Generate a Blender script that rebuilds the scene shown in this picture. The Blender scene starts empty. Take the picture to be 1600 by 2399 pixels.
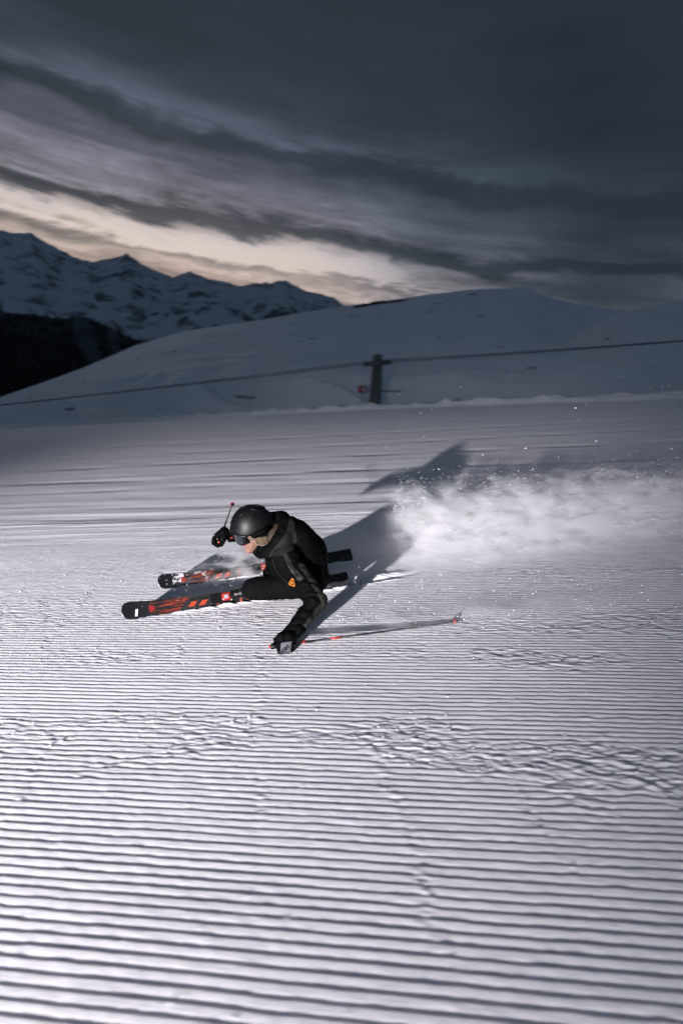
import bpy, bmesh, math, random
import numpy as np
from mathutils import Vector, Matrix
random.seed(7); RNG = np.random.default_rng(7)
scene = bpy.context.scene
COL = scene.collection

# ------------------------------------------------------------------ camera
SX = 0.06                       # the piste falls away to the left (tan of its cross slope)
CAM_H = 1.45
F_PX = 1250.0                   # focal length in photo pixels (photo 1600 x 2399)
PITCH = math.atan((1199.5 - 930.0) / F_PX)
cam_data = bpy.data.cameras.new('camera'); cam = bpy.data.objects.new('camera', cam_data); COL.objects.link(cam)
cam.location = (0, 0, CAM_H); cam.rotation_euler = (math.pi/2 - PITCH, 0, 0)
cam_data.sensor_fit = 'VERTICAL'; cam_data.sensor_height = 36.0; cam_data.lens = 36.0 * F_PX / 2399.0
cam_data.clip_start = 0.05; cam_data.clip_end = 20000
cam_data.dof.use_dof = True; cam_data.dof.focus_distance = 3.75; cam_data.dof.aperture_fstop = 1.2
cam_data.dof.aperture_ratio = 0.4
scene.camera = cam

# ------------------------------------------------------------------ world: dusk sky with streaked cloud
world = bpy.data.worlds.new('World'); scene.world = world; world.use_nodes = True
def build_world():
    nt = world.node_tree; nt.nodes.clear(); N = nt.nodes.new; L = nt.links.new
    def math_(op, a, b=None, c=None, clamp=False):
        m = N('ShaderNodeMath'); m.operation = op; m.use_clamp = clamp
        for i, v in enumerate((a, b, c)):
            if v is None: continue
            if isinstance(v, (int, float)): m.inputs[i].default_value = v
            else: L(v, m.inputs[i])
        return m.outputs[0]
    def ramp(v, pts, interp='EASE'):
        r = N('ShaderNodeValToRGB'); r.color_ramp.interpolation = interp
        e = r.color_ramp.elements
        while len(e) < len(pts): e.new(0.5)
        for el, (p, c) in zip(e, pts):
            el.position = p; el.color = (c, c, c, 1) if isinstance(c, (int, float)) else (*c, 1)
        L(v, r.inputs[0]); return r.outputs[0]
    def mix(f, a, b, mode='MIX'):
        m = N('ShaderNodeMix'); m.data_type = 'RGBA'; m.blend_type = mode
        if isinstance(f, (int, float)): m.inputs[0].default_value = f
        else: L(f, m.inputs[0])
        for i, v in ((6, a), (7, b)):
            if isinstance(v, tuple): m.inputs[i].default_value = (*v, 1)
            else: L(v, m.inputs[i])
        return m.outputs[2]
    tc = N('ShaderNodeTexCoord')
    rot = N('ShaderNodeVectorRotate'); rot.rotation_type = 'Y_AXIS'; rot.inputs['Angle'].default_value = SKY_TILT
    L(tc.outputs['Generated'], rot.inputs['Vector'])
    sep = N('ShaderNodeSeparateXYZ'); L(rot.outputs[0], sep.inputs[0])
    X, Y, Z = sep.outputs
    sep0 = N('ShaderNodeSeparateXYZ'); L(tc.outputs['Generated'], sep0.inputs[0])
    def noise(sx, sy, sz, off, detail=5, rough=0.55, dist=0.0):
        cx = N('ShaderNodeCombineXYZ')
        L(math_('MULTIPLY_ADD', X, sx, off), cx.inputs[0]); L(math_('MULTIPLY_ADD', Y, sy, off*.7), cx.inputs[1]); L(math_('MULTIPLY_ADD', Z, sz, off*.3), cx.inputs[2])
        n = N('ShaderNodeTexNoise'); n.inputs['Scale'].default_value = 1; n.inputs['Detail'].default_value = detail
        n.inputs['Roughness'].default_value = rough; n.inputs['Distortion'].default_value = dist
        L(cx.outputs[0], n.inputs['Vector']); return n.outputs['Fac']
    n_warp = noise(2.6, 2.6, 9, 3.1, 4, .6)
    n_lump = noise(5.5, 5.5, 17, 14.9, 8, .66, .7)
    n_str = noise(1.6, 1.6, 17, 11.3, 6, .58, .3)
    n_fine = noise(4.5, 4.5, 42, 5.7, 8, .68, .6)
    n_big = noise(1.3, 1.3, 4.5, 21.0, 4, .55)
    w = math_('ADD', Z, math_('MULTIPLY', math_('SUBTRACT', n_warp, .5), .085))
    w = math_('ADD', w, math_('MULTIPLY', math_('SUBTRACT', n_lump, .5), .060))
    w = math_('ADD', w, math_('MULTIPLY', math_('SUBTRACT', n_fine, .5), .035))
    d = N('ShaderNodeVectorMath'); d.operation = 'DOT_PRODUCT'; L(tc.outputs['Generated'], d.inputs[0])
    az = math.radians(SUN_AZ); el = math.radians(8)
    d.inputs[1].default_value = (math.sin(az)*math.cos(el), math.cos(az)*math.cos(el), math.sin(el))
    # how open the cloud deck is, layer by layer above the horizon
    layers = ramp(w, [(0.0, .45), (.12, .55), (.160, .80), (.178, .92), (.192, .36), (.204, .90), (.216, 1.0), (.226, .92), (.240, .10), (.253, .08), (.270, .52), (.290, .52), (.318, .26), (.338, .06), (.352, .06), (.374, .25), (.405, .10), (.46, .04), (.70, .06), (.90, .30), (1.0, .36)])
    gap = math_('MULTIPLY', layers, math_('MULTIPLY_ADD', math_('SUBTRACT', n_str, .5), 3.2, 1.0, clamp=False))
    gap = math_('MULTIPLY', gap, math_('MULTIPLY_ADD', math_('SUBTRACT', n_lump, .5), 2.6, 1.0))
    gap = math_('MULTIPLY', gap, math_('MULTIPLY_ADD', math_('SUBTRACT', n_fine, .5), 2.2, 1.0))
    gap = math_('ADD', gap, math_('MULTIPLY', math_('SUBTRACT', n_big, .52), .35), clamp=True)
    open_ = ramp(d.outputs['Value'], [(0.0, 1.0), (.40, .45), (.70, .16), (.84, .50), (.93, .98), (1.0, 1.0)])
    gap = math_('MULTIPLY', gap, open_)
    # clear sky behind the deck: low dusk sun beyond the left ridge
    sky = N('ShaderNodeTexSky'); sky.sky_type = 'NISHITA'; sky.sun_disc = False
    sky.sun_elevation = SUN_EL; sky.sun_rotation = math.radians(SUN_AZ); sky.altitude = 2000; sky.dust_density = 2.0
    near_sun = ramp(d.outputs['Value'], [(0.0, .04), (.45, .06), (.72, .16), (.87, .52), (.97, .95), (1.0, 1.0)])
    hue = ramp(w, [(0.0, (.36, .30, .34)), (.13, (.50, .36, .33)), (.165, (.64, .49, .42)), (.21, (.70, .60, .55)), (.28, (.37, .36, .44)), (.36, (.20, .23, .33)), (.6, (.12, .15, .22)), (1.0, (.22, .28, .40))], 'LINEAR')
    clear = mix(near_sun, (.16, .21, .32), hue)
    deck = mix(n_big, (.0105, .0175, .023), (.025, .035, .047))
    deck = mix(math_('MULTIPLY', near_sun, .24), deck, (.060, .066, .085))
    col = mix(gap, deck, clear)
    bg1 = N('ShaderNodeBackground'); L(col, bg1.inputs[0]); bg1.inputs[1].default_value = 1.0
    bg2 = N('ShaderNodeBackground'); L(sky.outputs[0], bg2.inputs[0]); bg2.inputs[1].default_value = 0.0012
    ad = N('ShaderNodeAddShader'); L(bg1.outputs[0], ad.inputs[0]); L(bg2.outputs[0], ad.inputs[1])
    out = N('ShaderNodeOutputWorld'); L(ad.outputs[0], out.inputs[0])
SKY_TILT = math.radians(-8); SUN_AZ = -21.0; SUN_EL = math.radians(13)
build_world()

# ------------------------------------------------------------------ the photographer's strobe: low, behind the camera and to its left
strobe_data = bpy.data.lights.new('strobe', 'SPOT'); strobe = bpy.data.objects.new('strobe', strobe_data); COL.objects.link(strobe)
strobe.location = (-4.5, -7.8, 1.56 + SX * -4.5)
aim = Vector((-2.65, 3.6, 0.1))
strobe.rotation_euler = (aim - strobe.location).to_track_quat('-Z', 'Y').to_euler()
strobe_data.energy = 18600; strobe_data.color = (1.0, .945, .995); strobe_data.spot_size = math.radians(56); strobe_data.spot_blend = 1.0
strobe_data.shadow_soft_size = 0.11
strobe['kind'] = 'structure'
# what is left of the sun: a dim, soft, pinkish light from beyond the left-hand ridge
sun_data = bpy.data.lights.new('sun', 'SUN'); sun = bpy.data.objects.new('sun', sun_data); COL.objects.link(sun)
sun_data.energy = 0.26; sun_data.color = (1.0, .84, .78); sun_data.angle = math.radians(18)
sun.rotation_euler = Vector((-math.sin(math.radians(SUN_AZ))*math.cos(SUN_EL), -math.cos(math.radians(SUN_AZ))*math.cos(SUN_EL), -math.sin(SUN_EL))).to_track_quat('-Z', 'Y').to_euler()

scene.view_settings.view_transform = 'Standard'; scene.view_settings.look = 'None'
scene.view_settings.exposure = 0.0; scene.view_settings.gamma = 1.0
scene.view_settings.use_curve_mapping = False
scene.cycles.volume_bounces = 4; scene.cycles.volume_step_rate = 1.0; scene.cycles.max_bounces = 5
scene.cycles.diffuse_bounces = 2
scene.cycles.use_adaptive_sampling = True; scene.cycles.adaptive_threshold = 0.06; scene.cycles.adaptive_min_samples = 16

# ------------------------------------------------------------------ helpers
FW = np.array([0, math.cos(PITCH), -math.sin(PITCH)]); UP = np.array([0, math.sin(PITCH), math.cos(PITCH)]); RT = np.array([1., 0, 0])
CAM = np.array([0, 0, CAM_H]); PN = np.array([-SX, 0, 1.]); PN /= np.linalg.norm(PN)
def at(px, py, depth):          # survey helper: photo pixel and depth to a point in metres
    return CAM + depth * (FW + RT * (px - 800) / F_PX - UP * (py - 1199.5) / F_PX)
def on_piste(px, py, off=0.0):
    d = at(px, py, 1.0) - CAM; t = (off - CAM @ PN) / (d @ PN); return CAM + d * t
def nrm(v): v = np.asarray(v, float); return v / np.linalg.norm(v)

def h3(ix, iy, iz, seed):
    n = (ix.astype(np.int64) * 374761393 + iy.astype(np.int64) * 668265263 + iz.astype(np.int64) * 2147483647 + seed * 1274126177) & 0xFFFFFFFF
    n = ((n ^ (n >> 13)) * 1274126177) & 0xFFFFFFFF; n = (n ^ (n >> 16)) & 0xFFFFFFFF
    n = (n * 2246822519) & 0xFFFFFFFF; n ^= n >> 15
    return (n & 0xFFFFFF) / float(0xFFFFFF)
def vnoise(x, y, z=0.0, seed=0):
    x, y, z = np.broadcast_arrays(np.asarray(x, float), np.asarray(y, float), np.asarray(z, float))
    ix, iy, iz = np.floor(x), np.floor(y), np.floor(z); fx, fy, fz = x-ix, y-iy, z-iz
    fx, fy, fz = [t*t*t*(t*(t*6-15)+10) for t in (fx, fy, fz)]
    r = 0
    for dx in (0, 1):
        for dy in (0, 1):
            for dz in (0, 1):
                r = r + h3(ix+dx, iy+dy, iz+dz, seed) * (fx if dx else 1-fx) * (fy if dy else 1-fy) * (fz if dz else 1-fz)
    return r * 2 - 1
def vnoise2(x, y, seed=0):
    x, y = np.broadcast_arrays(np.asarray(x, float), np.asarray(y, float))
    ix, iy = np.floor(x), np.floor(y); fx, fy = x-ix, y-iy
    fx, fy = [t*t*t*(t*(t*6-15)+10) for t in (fx, fy)]; z0 = np.zeros_like(ix); r = 0
    for dx in (0, 1):
        for dy in (0, 1):
            r = r + h3(ix+dx, iy+dy, z0, seed) * (fx if dx else 1-fx) * (fy if dy else 1-fy)
    return r * 2 - 1
def fbm2(x, y, oct=4, seed=0, gain=.5):
    r = 0; a = 1; t = 0
    for i in range(oct):
        r = r + a * vnoise2(x * 2**i + 17*i, y * 2**i - 9*i, seed + i); t += a; a *= gain
    return r / t
def sstep(a, b, x): t = np.clip((x - a) / (b - a), 0, 1); return t*t*(3-2*t)

def mesh_obj(name, verts, faces, mat=None, parent=None, smooth=True, uv=None):
    me = bpy.data.meshes.new(name)
    verts = np.asarray(verts, np.float32)
    if isinstance(faces, np.ndarray):
        k = faces.shape[1]; nf = len(faces)
        me.vertices.add(len(verts)); me.vertices.foreach_set('co', verts.ravel())
        me.loops.add(nf*k); me.loops.foreach_set('vertex_index', faces.astype(np.int32).ravel())
        me.polygons.add(nf); me.polygons.foreach_set('loop_start', np.arange(0, nf*k, k, dtype=np.int32))
        me.update(calc_edges=True)
    else:
        me.from_pydata([tuple(map(float, v)) for v in verts], [], faces); me.update()
    if smooth: me.polygons.foreach_set('use_smooth', np.ones(len(me.polygons), bool))
    me.validate()
    o = bpy.data.objects.new(name, me); COL.objects.link(o)
    if mat:
        for m in (mat if isinstance(mat, (list, tuple)) else [mat]): me.materials.append(m)
    if parent: o.parent = parent
    return o
def empty(name, loc=(0, 0, 0), label=None, cat=None, group=None):
    o = bpy.data.objects.new(name, None); COL.objects.link(o); o.location = loc; o.empty_display_size = .1
    return tag(o, label, cat, group)
def tag(o, label=None, cat=None, group=None, kind=None):
    for k, v in (('label', label), ('category', cat), ('group', group), ('kind', kind)):
        if v: o[k] = v
    return o
def grid_faces(nr, nc):
    i = np.arange(nr-1)[:, None] * nc + np.arange(nc-1)[None, :]
    return np.stack([i, i+1, i+1+nc, i+nc], -1).reshape(-1, 4)
def keep_world(o, parent):      # parent without moving
    bpy.context.view_layer.update()
    o.parent = parent; o.matrix_parent_inverse = parent.matrix_world.inverted()

def mat_new(name, col, rough=.6, spec=.3, metal=0, drough=0.0, coat=0.0):
    m = bpy.data.materials.new(name); m.use_nodes = True; b = m.node_tree.nodes['Principled BSDF']
    b.inputs['Base Color'].default_value = (*col, 1); b.inputs['Roughness'].default_value = rough
    b.inputs['Specular IOR Level'].default_value = spec; b.inputs['Metallic'].default_value = metal
    b.inputs['Diffuse Roughness'].default_value = drough; b.inputs['Coat Weight'].default_value = coat
    return m
def add_noise(m, c1, c2, scale=20, bump=0.0, bscale=None, detail=5, stretch=None, dist=.002):
    nt = m.node_tree; b = nt.nodes['Principled BSDF']
    tc = nt.nodes.new('ShaderNodeTexCoord'); src = tc.outputs['Object']
    if stretch:
        mp = nt.nodes.new('ShaderNodeMapping'); mp.inputs['Scale'].default_value = stretch; nt.links.new(src, mp.inputs[0]); src = mp.outputs[0]
    n = nt.nodes.new('ShaderNodeTexNoise'); n.inputs['Scale'].default_value = scale; n.inputs['Detail'].default_value = detail; nt.links.new(src, n.inputs['Vector'])
    r = nt.nodes.new('ShaderNodeValToRGB'); r.color_ramp.elements[0].color = (*c1, 1); r.color_ramp.elements[1].color = (*c2, 1)
    r.color_ramp.elements[0].position = .3; r.color_ramp.elements[1].position = .7
    nt.links.new(n.outputs['Fac'], r.inputs[0]); nt.links.new(r.outputs[0], b.inputs['Base Color'])
    if bump:
        n2 = nt.nodes.new('ShaderNodeTexNoise'); n2.inputs['Scale'].default_value = bscale or scale; n2.inputs['Detail'].default_value = 6; nt.links.new(src, n2.inputs['Vector'])
        bp = nt.nodes.new('ShaderNodeBump'); bp.inputs['Strength'].default_value = bump; bp.inputs['Distance'].default_value = dist
        nt.links.new(n2.outputs['Fac'], bp.inputs['Height']); nt.links.new(bp.outputs[0], b.inputs['Normal'])
    return m
M = {}
M['snow'] = add_noise(mat_new('packed_snow', (.85, .85, .88), .75, .15, drough=1.0), (.85, .85, .885), (.885, .88, .905), 14, .35, 230, dist=.003)
_b = M['snow'].node_tree.nodes['Principled BSDF']; _b.inputs['Subsurface Weight'].default_value = .72; _b.inputs['Subsurface Radius'].default_value = (1, 1, 1.1); _b.inputs['Subsurface Scale'].default_value = .015
M['snow_far'] = add_noise(mat_new('hillside_snow', (.8, .8, .84), .8, .1, drough=.6), (.69, .735, .80), (.77, .80, .85), .05)  # slight blue of the dusk light is put into the snow's colour
M['fleck'] = mat_new('snow_flecks', (.9, .9, .92), .5, .3)
M['black_fabric'] = add_noise(mat_new('black_fabric', (.004, .005, .005), .75, .06), (.0007, .0012, .0012), (.0014, .002, .002), 6, .25, 420, dist=.001)
M['grey_fabric'] = add_noise(mat_new('grey_fabric', (.03, .03, .029), .85, .08), (.012, .012, .0117), (.017, .017, .0166), 8, .25, 420, dist=.001)
M['stripe_fabric'] = add_noise(mat_new('mottled_stripe', (.02, .02, .018), .8, .12), (.006, .0065, .006), (.034, .034, .030), 26, 0)
M['trousers'] = add_noise(mat_new('trouser_fabric', (.003, .004, .004), .85, .08), (.0012, .0018, .0018), (.002, .0028, .0028), 6, .2, 380, dist=.001)
M['skin'] = add_noise(mat_new('skin', (.23, .125, .088), .55, .3), (.21, .11, .078), (.25, .14, .10), 25)
M['lip'] = mat_new('lip', (.24, .085, .075), .5, .3)
M['hair'] = mat_new('hair', (.03, .02, .013), .6, .3)
M['helmet'] = add_noise(mat_new('helmet_shell', (.0045, .005, .0052), .45, .25), (.0022, .0026, .0028), (.003, .0034, .0036), 5)
M['black_plastic'] = mat_new('black_plastic', (.004, .0045, .005), .35, .3)
M['lens'] = mat_new('goggle_lens', (.018, .02, .024), .12, .7)
M['ear_pad'] = add_noise(mat_new('ear_pad', (.10, .072, .045), .9, .1), (.085, .06, .038), (.115, .085, .055), 60)
M['cream'] = mat_new('cream_webbing', (.22, .17, .13), .7, .2)
M['orange'] = mat_new('orange_print', (.36, .125, .018), .5, .3)
M['red_orange'] = mat_new('red_orange_print', (.36, .045, .018), .4, .4)
M['red'] = mat_new('red_plastic', (.30, .018, .016), .35, .4)
M['white_print'] = mat_new('white_print', (.30, .30, .32), .6, .2)
M['glove_panel'] = add_noise(mat_new('glove_panel', (.14, .14, .16), .7, .2), (.085, .085, .10), (.115, .115, .13), 40)
M['ski_edge'] = mat_new('steel_edge', (.3, .3, .32), .3, .5, metal=1)
M['metal'] = mat_new('buckle_metal', (.35, .35, .36), .3, .5, metal=1)
M['black_print'] = mat_new('black_print', (.003, .003, .003), .5, .2)
M['dark_steel'] = add_noise(mat_new('pylon_steel', (.05, .06, .06), .6, .3, metal=.2), (.055, .068, .068), (.10, .115, .115), 2)
M['rock'] = add_noise(mat_new('rock', (.05, .048, .05), .9, .1), (.05, .055, .06), (.16, .16, .165), 1.5, .4, 6, dist=.05)
M['brown_rock'] = add_noise(mat_new('brown_rock', (.11, .085, .08), .9, .1), (.26, .235, .24), (.46, .43, .44), 1.2)
M['conifer'] = add_noise(mat_new('conifer', (.012, .02, .018), .9, .1), (.008, .014, .013), (.035, .048, .046), .05)

# ------------------------------------------------------------------ groomed piste: one sheet, real corduroy near the camera
QD = nrm([.1363, .9907, 0])[:2]; SD = np.array([QD[1], -QD[0]])
def qs(p): return float(p[0]*QD[0] + p[1]*QD[1]), float(p[0]*SD[0] + p[1]*SD[1])
def line_qs(pts):
    a = sorted([qs(on_piste(*p))[::-1] for p in pts]); return np.array([t[0] for t in a]), np.array([t[1] for t in a])
T_GROOVE = 0.034
def band(s, q, upper, lower, soft=.05):
    su, qu = line_qs(upper); sl, ql = line_qs(lower)
    wob = .07 * vnoise2(s*2.2, q*1.5, 91) + .05*vnoise2(s*7, q*5, 92)
    return sstep(-soft, soft, np.interp(s, su, qu) + wob - q) * sstep(-soft, soft, q - np.interp(s, sl, ql) + wob)
EDGE_S, EDGE_Q = line_qs([(-500, 1030), (0, 1006), (400, 985), (885, 960), (1250, 946), (1600, 936), (2100, 925)])
def piste_relief(q, s):
    near = 1 - sstep(5.0, 8.0, q)
    z = .010*fbm2(s*.35, q*.5, 3, 5) + .0016*fbm2(s*1.3, q*1.9, 3, 15)
    m = np.zeros_like(q)
    m = np.maximum(m, band(s, q, [(0, 1668), (400, 1682), (700, 1705), (1000, 1715), (1300, 1738), (1600, 1738)], [(0, 1800), (250, 1790), (450, 1752), (700, 1738), (900, 1765), (1150, 1820), (1350, 1880), (1600, 1985)]))
    m = np.maximum(m, .85*band(s, q, [(0, 1526), (800, 1531), (1600, 1533)], [(0, 1547), (800, 1555), (1600, 1570)], .02))
    m = np.maximum(m, .70*band(s, q, [(0, 1380), (300, 1410), (700, 1415), (1100, 1440), (1600, 1430)], [(0, 1470), (500, 1490), (1000, 1480), (1600, 1500)], .08))
    m = np.maximum(m, .55*band(s, q, [(0, 1330), (1600, 1330)], [(0, 1352), (1600, 1345)], .04))
    m = m * (.62 + .70*sstep(-.2, .9, s)) * np.where(q > 3.1, 1, sstep(-.75, -.05, fbm2(s*1.7, q*3.0, 2, 46)))
    patch = sstep(.05, .55, fbm2(s*1.6, q*2.6, 3, 33))
    m = np.clip(m * (.45 + .75*sstep(-.5, .3, fbm2(s*2.3, q*4.5, 3, 44))), 0, 1)
    m = np.maximum(m, .10*patch*near)
    # seams: faint step marks that cross the ridges at a slant
    seam = np.zeros_like(q); jog = np.zeros_like(q)
    for k in range(-14, 15):
        c = k*.43 + .17*math.sin(k*12.9898)
        d = s - (c - (.30 + .12*math.sin(k*3.1))*(q-1.5)) - .035*vnoise2(q*9, k*3.3, 60+k)
        on = sstep(.0, .35, vnoise2(q*3.1, k*7.7, 160))
        seam = np.maximum(seam, np.exp(-(d/.022)**2) * on); jog = jog + .10*math.sin(k*7.1)*np.tanh(d/.02)*on
    wob = .12*vnoise2(s*.8, q*1.0, 7) + .045*vnoise2(s*3.7, q*6, 8) + .030*vnoise2(s*13, q*28, 9) + .32*jog
    ph = q/T_GROOVE + wob + m*(.62*vnoise2(s*11, q*22, 21) + .42*vnoise2(s*34, q*50, 22)) + seam*.20*vnoise2(s*40, q*40, 23)
    fr = ph - np.floor(ph)                                     # 0..1 across one ridge, groove centred on 0.5
    # each ridge: a top that rises gently away from the camera to its crest, then a cut before the next one
    up_ = np.clip(fr/.66, 0, 1); dn = np.clip((fr-.66)/.34, 0, 1)
    prof = -.0017*(1-up_) - (.0017*dn + .0032*np.sin(math.pi*dn)**.8)*(fr > .66)
    amp = (1 + .22*vnoise2(s*2.0, q/T_GROOVE*.5, 12)) * (1 - .40*m) * (1 - .35*seam)
    z = z + near*prof*amp
    z = z + m*near*(.0030*fbm2(s*26, q*42, 4, 25) + .0026*vnoise2(s*60, q*80, 26)) + seam*near*.0030*vnoise2(s*70, q*70, 27)
    z = z + near*.0010*fbm2(s*45, q*60, 3, 71)
    far = sstep(4.5, 7.0, q)                                   # old tracks and passes beyond: long streaks along the piste
    z = z + far*(.016*fbm2(s*.22 + .3*q, q*3.1, 4, 51, .6) + .010*fbm2(s*.5, q*8, 3, 52))
    for c, wd, dp in ((9.2, .06, .03), (10.6, .10, .04), (13.2, .08, .05), (16.5, .12, .05), (21.0, .2, .07), (27.0, .25, .08)):
        z = z - far*dp*np.exp(-((q - c - .15*vnoise2(s*.3, c, 77) - .01*s)/wd)**2)
    return z
def trench(q, s):               # cuts left by the two ski edges, with snow pushed up along their outer side
    x = q*QD[0] + s*SD[0]; y = q*QD[1] + s*SD[1]; z = np.zeros_like(q)
    m = (x > -2.0) & (x < 1.9) & (y > 3.2) & (y < 6.0); xm, ym = x[m], y[m]; zz = np.zeros_like(xm)
    for tip, tail in (((296, 1449), (812, 1371)), ((374, 1379), (824, 1312))):
        a, b = on_piste(*tip), on_piste(*tail); sl = (b[1]-a[1])/(b[0]-a[0]); xr = xm - b[0]
        yl = b[1] + sl*xr + .10*np.maximum(xr, 0)**2; d = ym - yl - .006*vnoise2(xm*14, 0*xm, 611); on = sstep(a[0]+.10, a[0]+.55, xm)*(1 - sstep(.0, .7, xm))
        zz += on*(-.030*np.exp(-(d/.024)**2) + (.022 + .022*fbm2(xm*16, ym*16, 3, 613))*np.exp(-((d-.085)/.05)**2) + .010*np.exp(-((d+.055)/.022)**2)*(1 + vnoise2(xm*22, ym*30, 617)))
    z[m] = zz; return z
def build_piste():
    dq = T_GROOVE / 9
    rows = np.arange(-1.4, 6.6, dq)
    u = np.linspace(-1, 1, 300)
    ext = np.array([1.03, 1.08, 1.15, 1.25, 1.4, 1.6, 1.9, 2.3, 2.8, 3.5])
    u = np.concatenate([-ext[::-1], u, ext])
    def half(q): return 1.25 + .74*np.maximum(q, .0)
    Q1 = np.repeat(rows[:, None], len(u), 1); S1 = u[None, :]*half(Q1) - .0*Q1
    v = np.linspace(0, 1, 130)**2.2
    out = np.concatenate([np.linspace(.15, 3.6, 30), np.array([4.5, 6, 8, 11, 15, 20, 30])])
    Qs = [Q1]; Ss = [S1]
    q0 = rows[-1]
    v = v[1:]
    Sf = u[None, :]*half(q0 + 46*v[:, None])
    Qf = q0 + (np.interp(Sf, EDGE_S, EDGE_Q) - q0)*v[:, None]
    Qs.append(Qf); Ss.append(Sf)
    So = np.repeat(u[None, :]*half(q0 + 46), len(out), 0)
    Qo = np.interp(So, EDGE_S, EDGE_Q) + out[:, None]
    Qs.append(Qo); Ss.append(So)
    Q = np.concatenate(Qs); S = np.concatenate(Ss)
    z = piste_relief(Q, S) + trench(Q, S)
    e = Q - np.interp(S, EDGE_S, EDGE_Q)                        # metres past the piste edge
    lump = fbm2(S*1.1, e*1.3, 4, 81)
    z = z + (.42 + .16*lump + .10*fbm2(S*.25, 0*S, 2, 83))*sstep(-.1, .8, e) - sstep(1.9, 16, e)*3.2 - .25*sstep(1.6, 3.2, e)
    z = z + .30*np.maximum(lump, 0)*np.exp(-((e-.9)/.8)**2)
    X = Q*QD[0] + S*SD[0]; Y = Q*QD[1] + S*SD[1]
    Z = z + SX*X
    o = mesh_obj('piste', np.stack([X, Y, Z], -1).reshape(-1, 3), grid_faces(*Q.shape)[:, ::-1], M['snow'])
    return tag(o, 'groomed snow piste with fine corduroy ridges and crumbled patches', kind='structure')
build_piste()

# ------------------------------------------------------------------ background terrain (polar sheets round the viewpoint)
def azel(px, py):
    d = at(px, py, 1.0) - CAM; return math.atan2(d[0], d[1]), math.atan2(d[2], math.hypot(d[0], d[1]))
def profile(pts):
    a = sorted(azel(*p) for p in pts); return np.array([t[0] for t in a]), np.array([t[1] for t in a])
def smooth_profile(az, prof, k=0):
    return np.interp(az, *prof)
class Sheet:
    """terrain sheet: rows climb from the foot (elevation e0, radius r0) to the ridge (elevation profile, radius r1)"""
    def __init__(s, name, ridge, foot_px, r0, r1, az0, az1, naz, nt, disp, back=.5, curve=1.0, ridge_rough=0.0, seed=0):
        s.name, s.ridge, s.r0, s.r1, s.disp, s.curve, s.seed = name, profile(ridge), r0, r1, disp, curve, seed
        s.foot = profile(foot_px); s.rr = ridge_rough
        s.az = np.linspace(az0, az1, naz); s.t = np.linspace(0, 1, nt); s.back = back
    def el(s, az, t):
        e1 = np.interp(az, *s.ridge) + s.rr*fbm2(az*60, 0*az, 5, s.seed, .6); e0 = np.interp(az, *s.foot)
        return e0 + (e1 - e0)*t**s.curve
    def pos(s, az, t):
        r = s.r0*(s.r1/s.r0)**t; e = s.el(az, t)
        x, y = r*np.sin(az), r*np.cos(az); z = CAM_H + r*np.tan(e)
        return x, y, z + s.disp(x, y, t)
    def build(s, mat, label, smooth=True):
        A, Tt = np.meshgrid(s.az, s.t); x, y, z = s.pos(A, Tt)
        bx, by, bz = [], [], []
        for k in (1, 2, 3):
            f = 1 + s.back*k*.25; bx.append(x[-1]*f); by.append(y[-1]*f); bz.append(z[-1] - (f-1)*s.r1*.30*k)
        x = np.vstack([x]+bx); y = np.vstack([y]+by); z = np.vstack([z]+bz)
        o = mesh_obj(s.name, np.stack([x, y, z], -1).reshape(-1, 3), grid_faces(*x.shape), mat, smooth=smooth)
        return tag(o, label, kind='structure')
    def find(s, px, py):
        az, el = azel(px, py); t = np.linspace(0, 1, 600); x, y, z = s.pos(np.full_like(t, az), t)
        e = np.arctan2(z - CAM_H, np.hypot(x, y)); i = int(np.argmin(np.abs(e - el))); return np.array([x[i], y[i], z[i]])
def hill_disp(x, y, t):
    edge = sstep(0, .15, t)*(1 - .8*sstep(.8, 1, t))
    z = 2.2*fbm2(x*.02, y*.02, 4, 201)*edge + 4.2*(1-np.abs(fbm2(x*.030+.02*y, y*.016, 3, 209))*2)**2*sstep(0, .1, t)*(1-sstep(.3, .75, t))
    z = z + 1.3*np.abs(fbm2(x*.018 + 3, y*.05, 3, 205))*edge
    return z
hill = Sheet('snow_hill', [(-1400, 1250), (-600, 1100), (-200, 1010), (0, 932), (100, 897), (200, 860), (320, 808), (440, 775), (540, 760), (700, 733), (830, 715), (1000, 690), (1100, 679), (1180, 676), (1240, 675), (1275, 694), (1350, 712), (1450, 727), (1700, 745), (2400, 800)],
     [(-1400, 1300), (-400, 1180), (0, 1035), (800, 985), (1600, 960), (2400, 950)], 75, 420, -1.1, 1.1, 620, 150, hill_disp, curve=.85)
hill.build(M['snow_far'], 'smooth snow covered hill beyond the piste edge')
def side_disp(x, y, t): return .8*fbm2(x*.04, y*.04, 3, 231)*sstep(0, .2, t)*(1-.7*sstep(.8, 1, t))
side = Sheet('snow_slope', [(1180, 900), (1280, 840), (1340, 790), (1400, 757), (1450, 735), (1500, 721), (1560, 711), (1600, 705), (1800, 685), (2400, 660)],
     [(1180, 990), (1600, 965), (2400, 950)], 70, 190, azel(1180, 800)[0], 1.15, 160, 70, side_disp, curve=.9)
side.build(M['snow_far'], 'nearer snow slope rising at the right edge')

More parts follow.
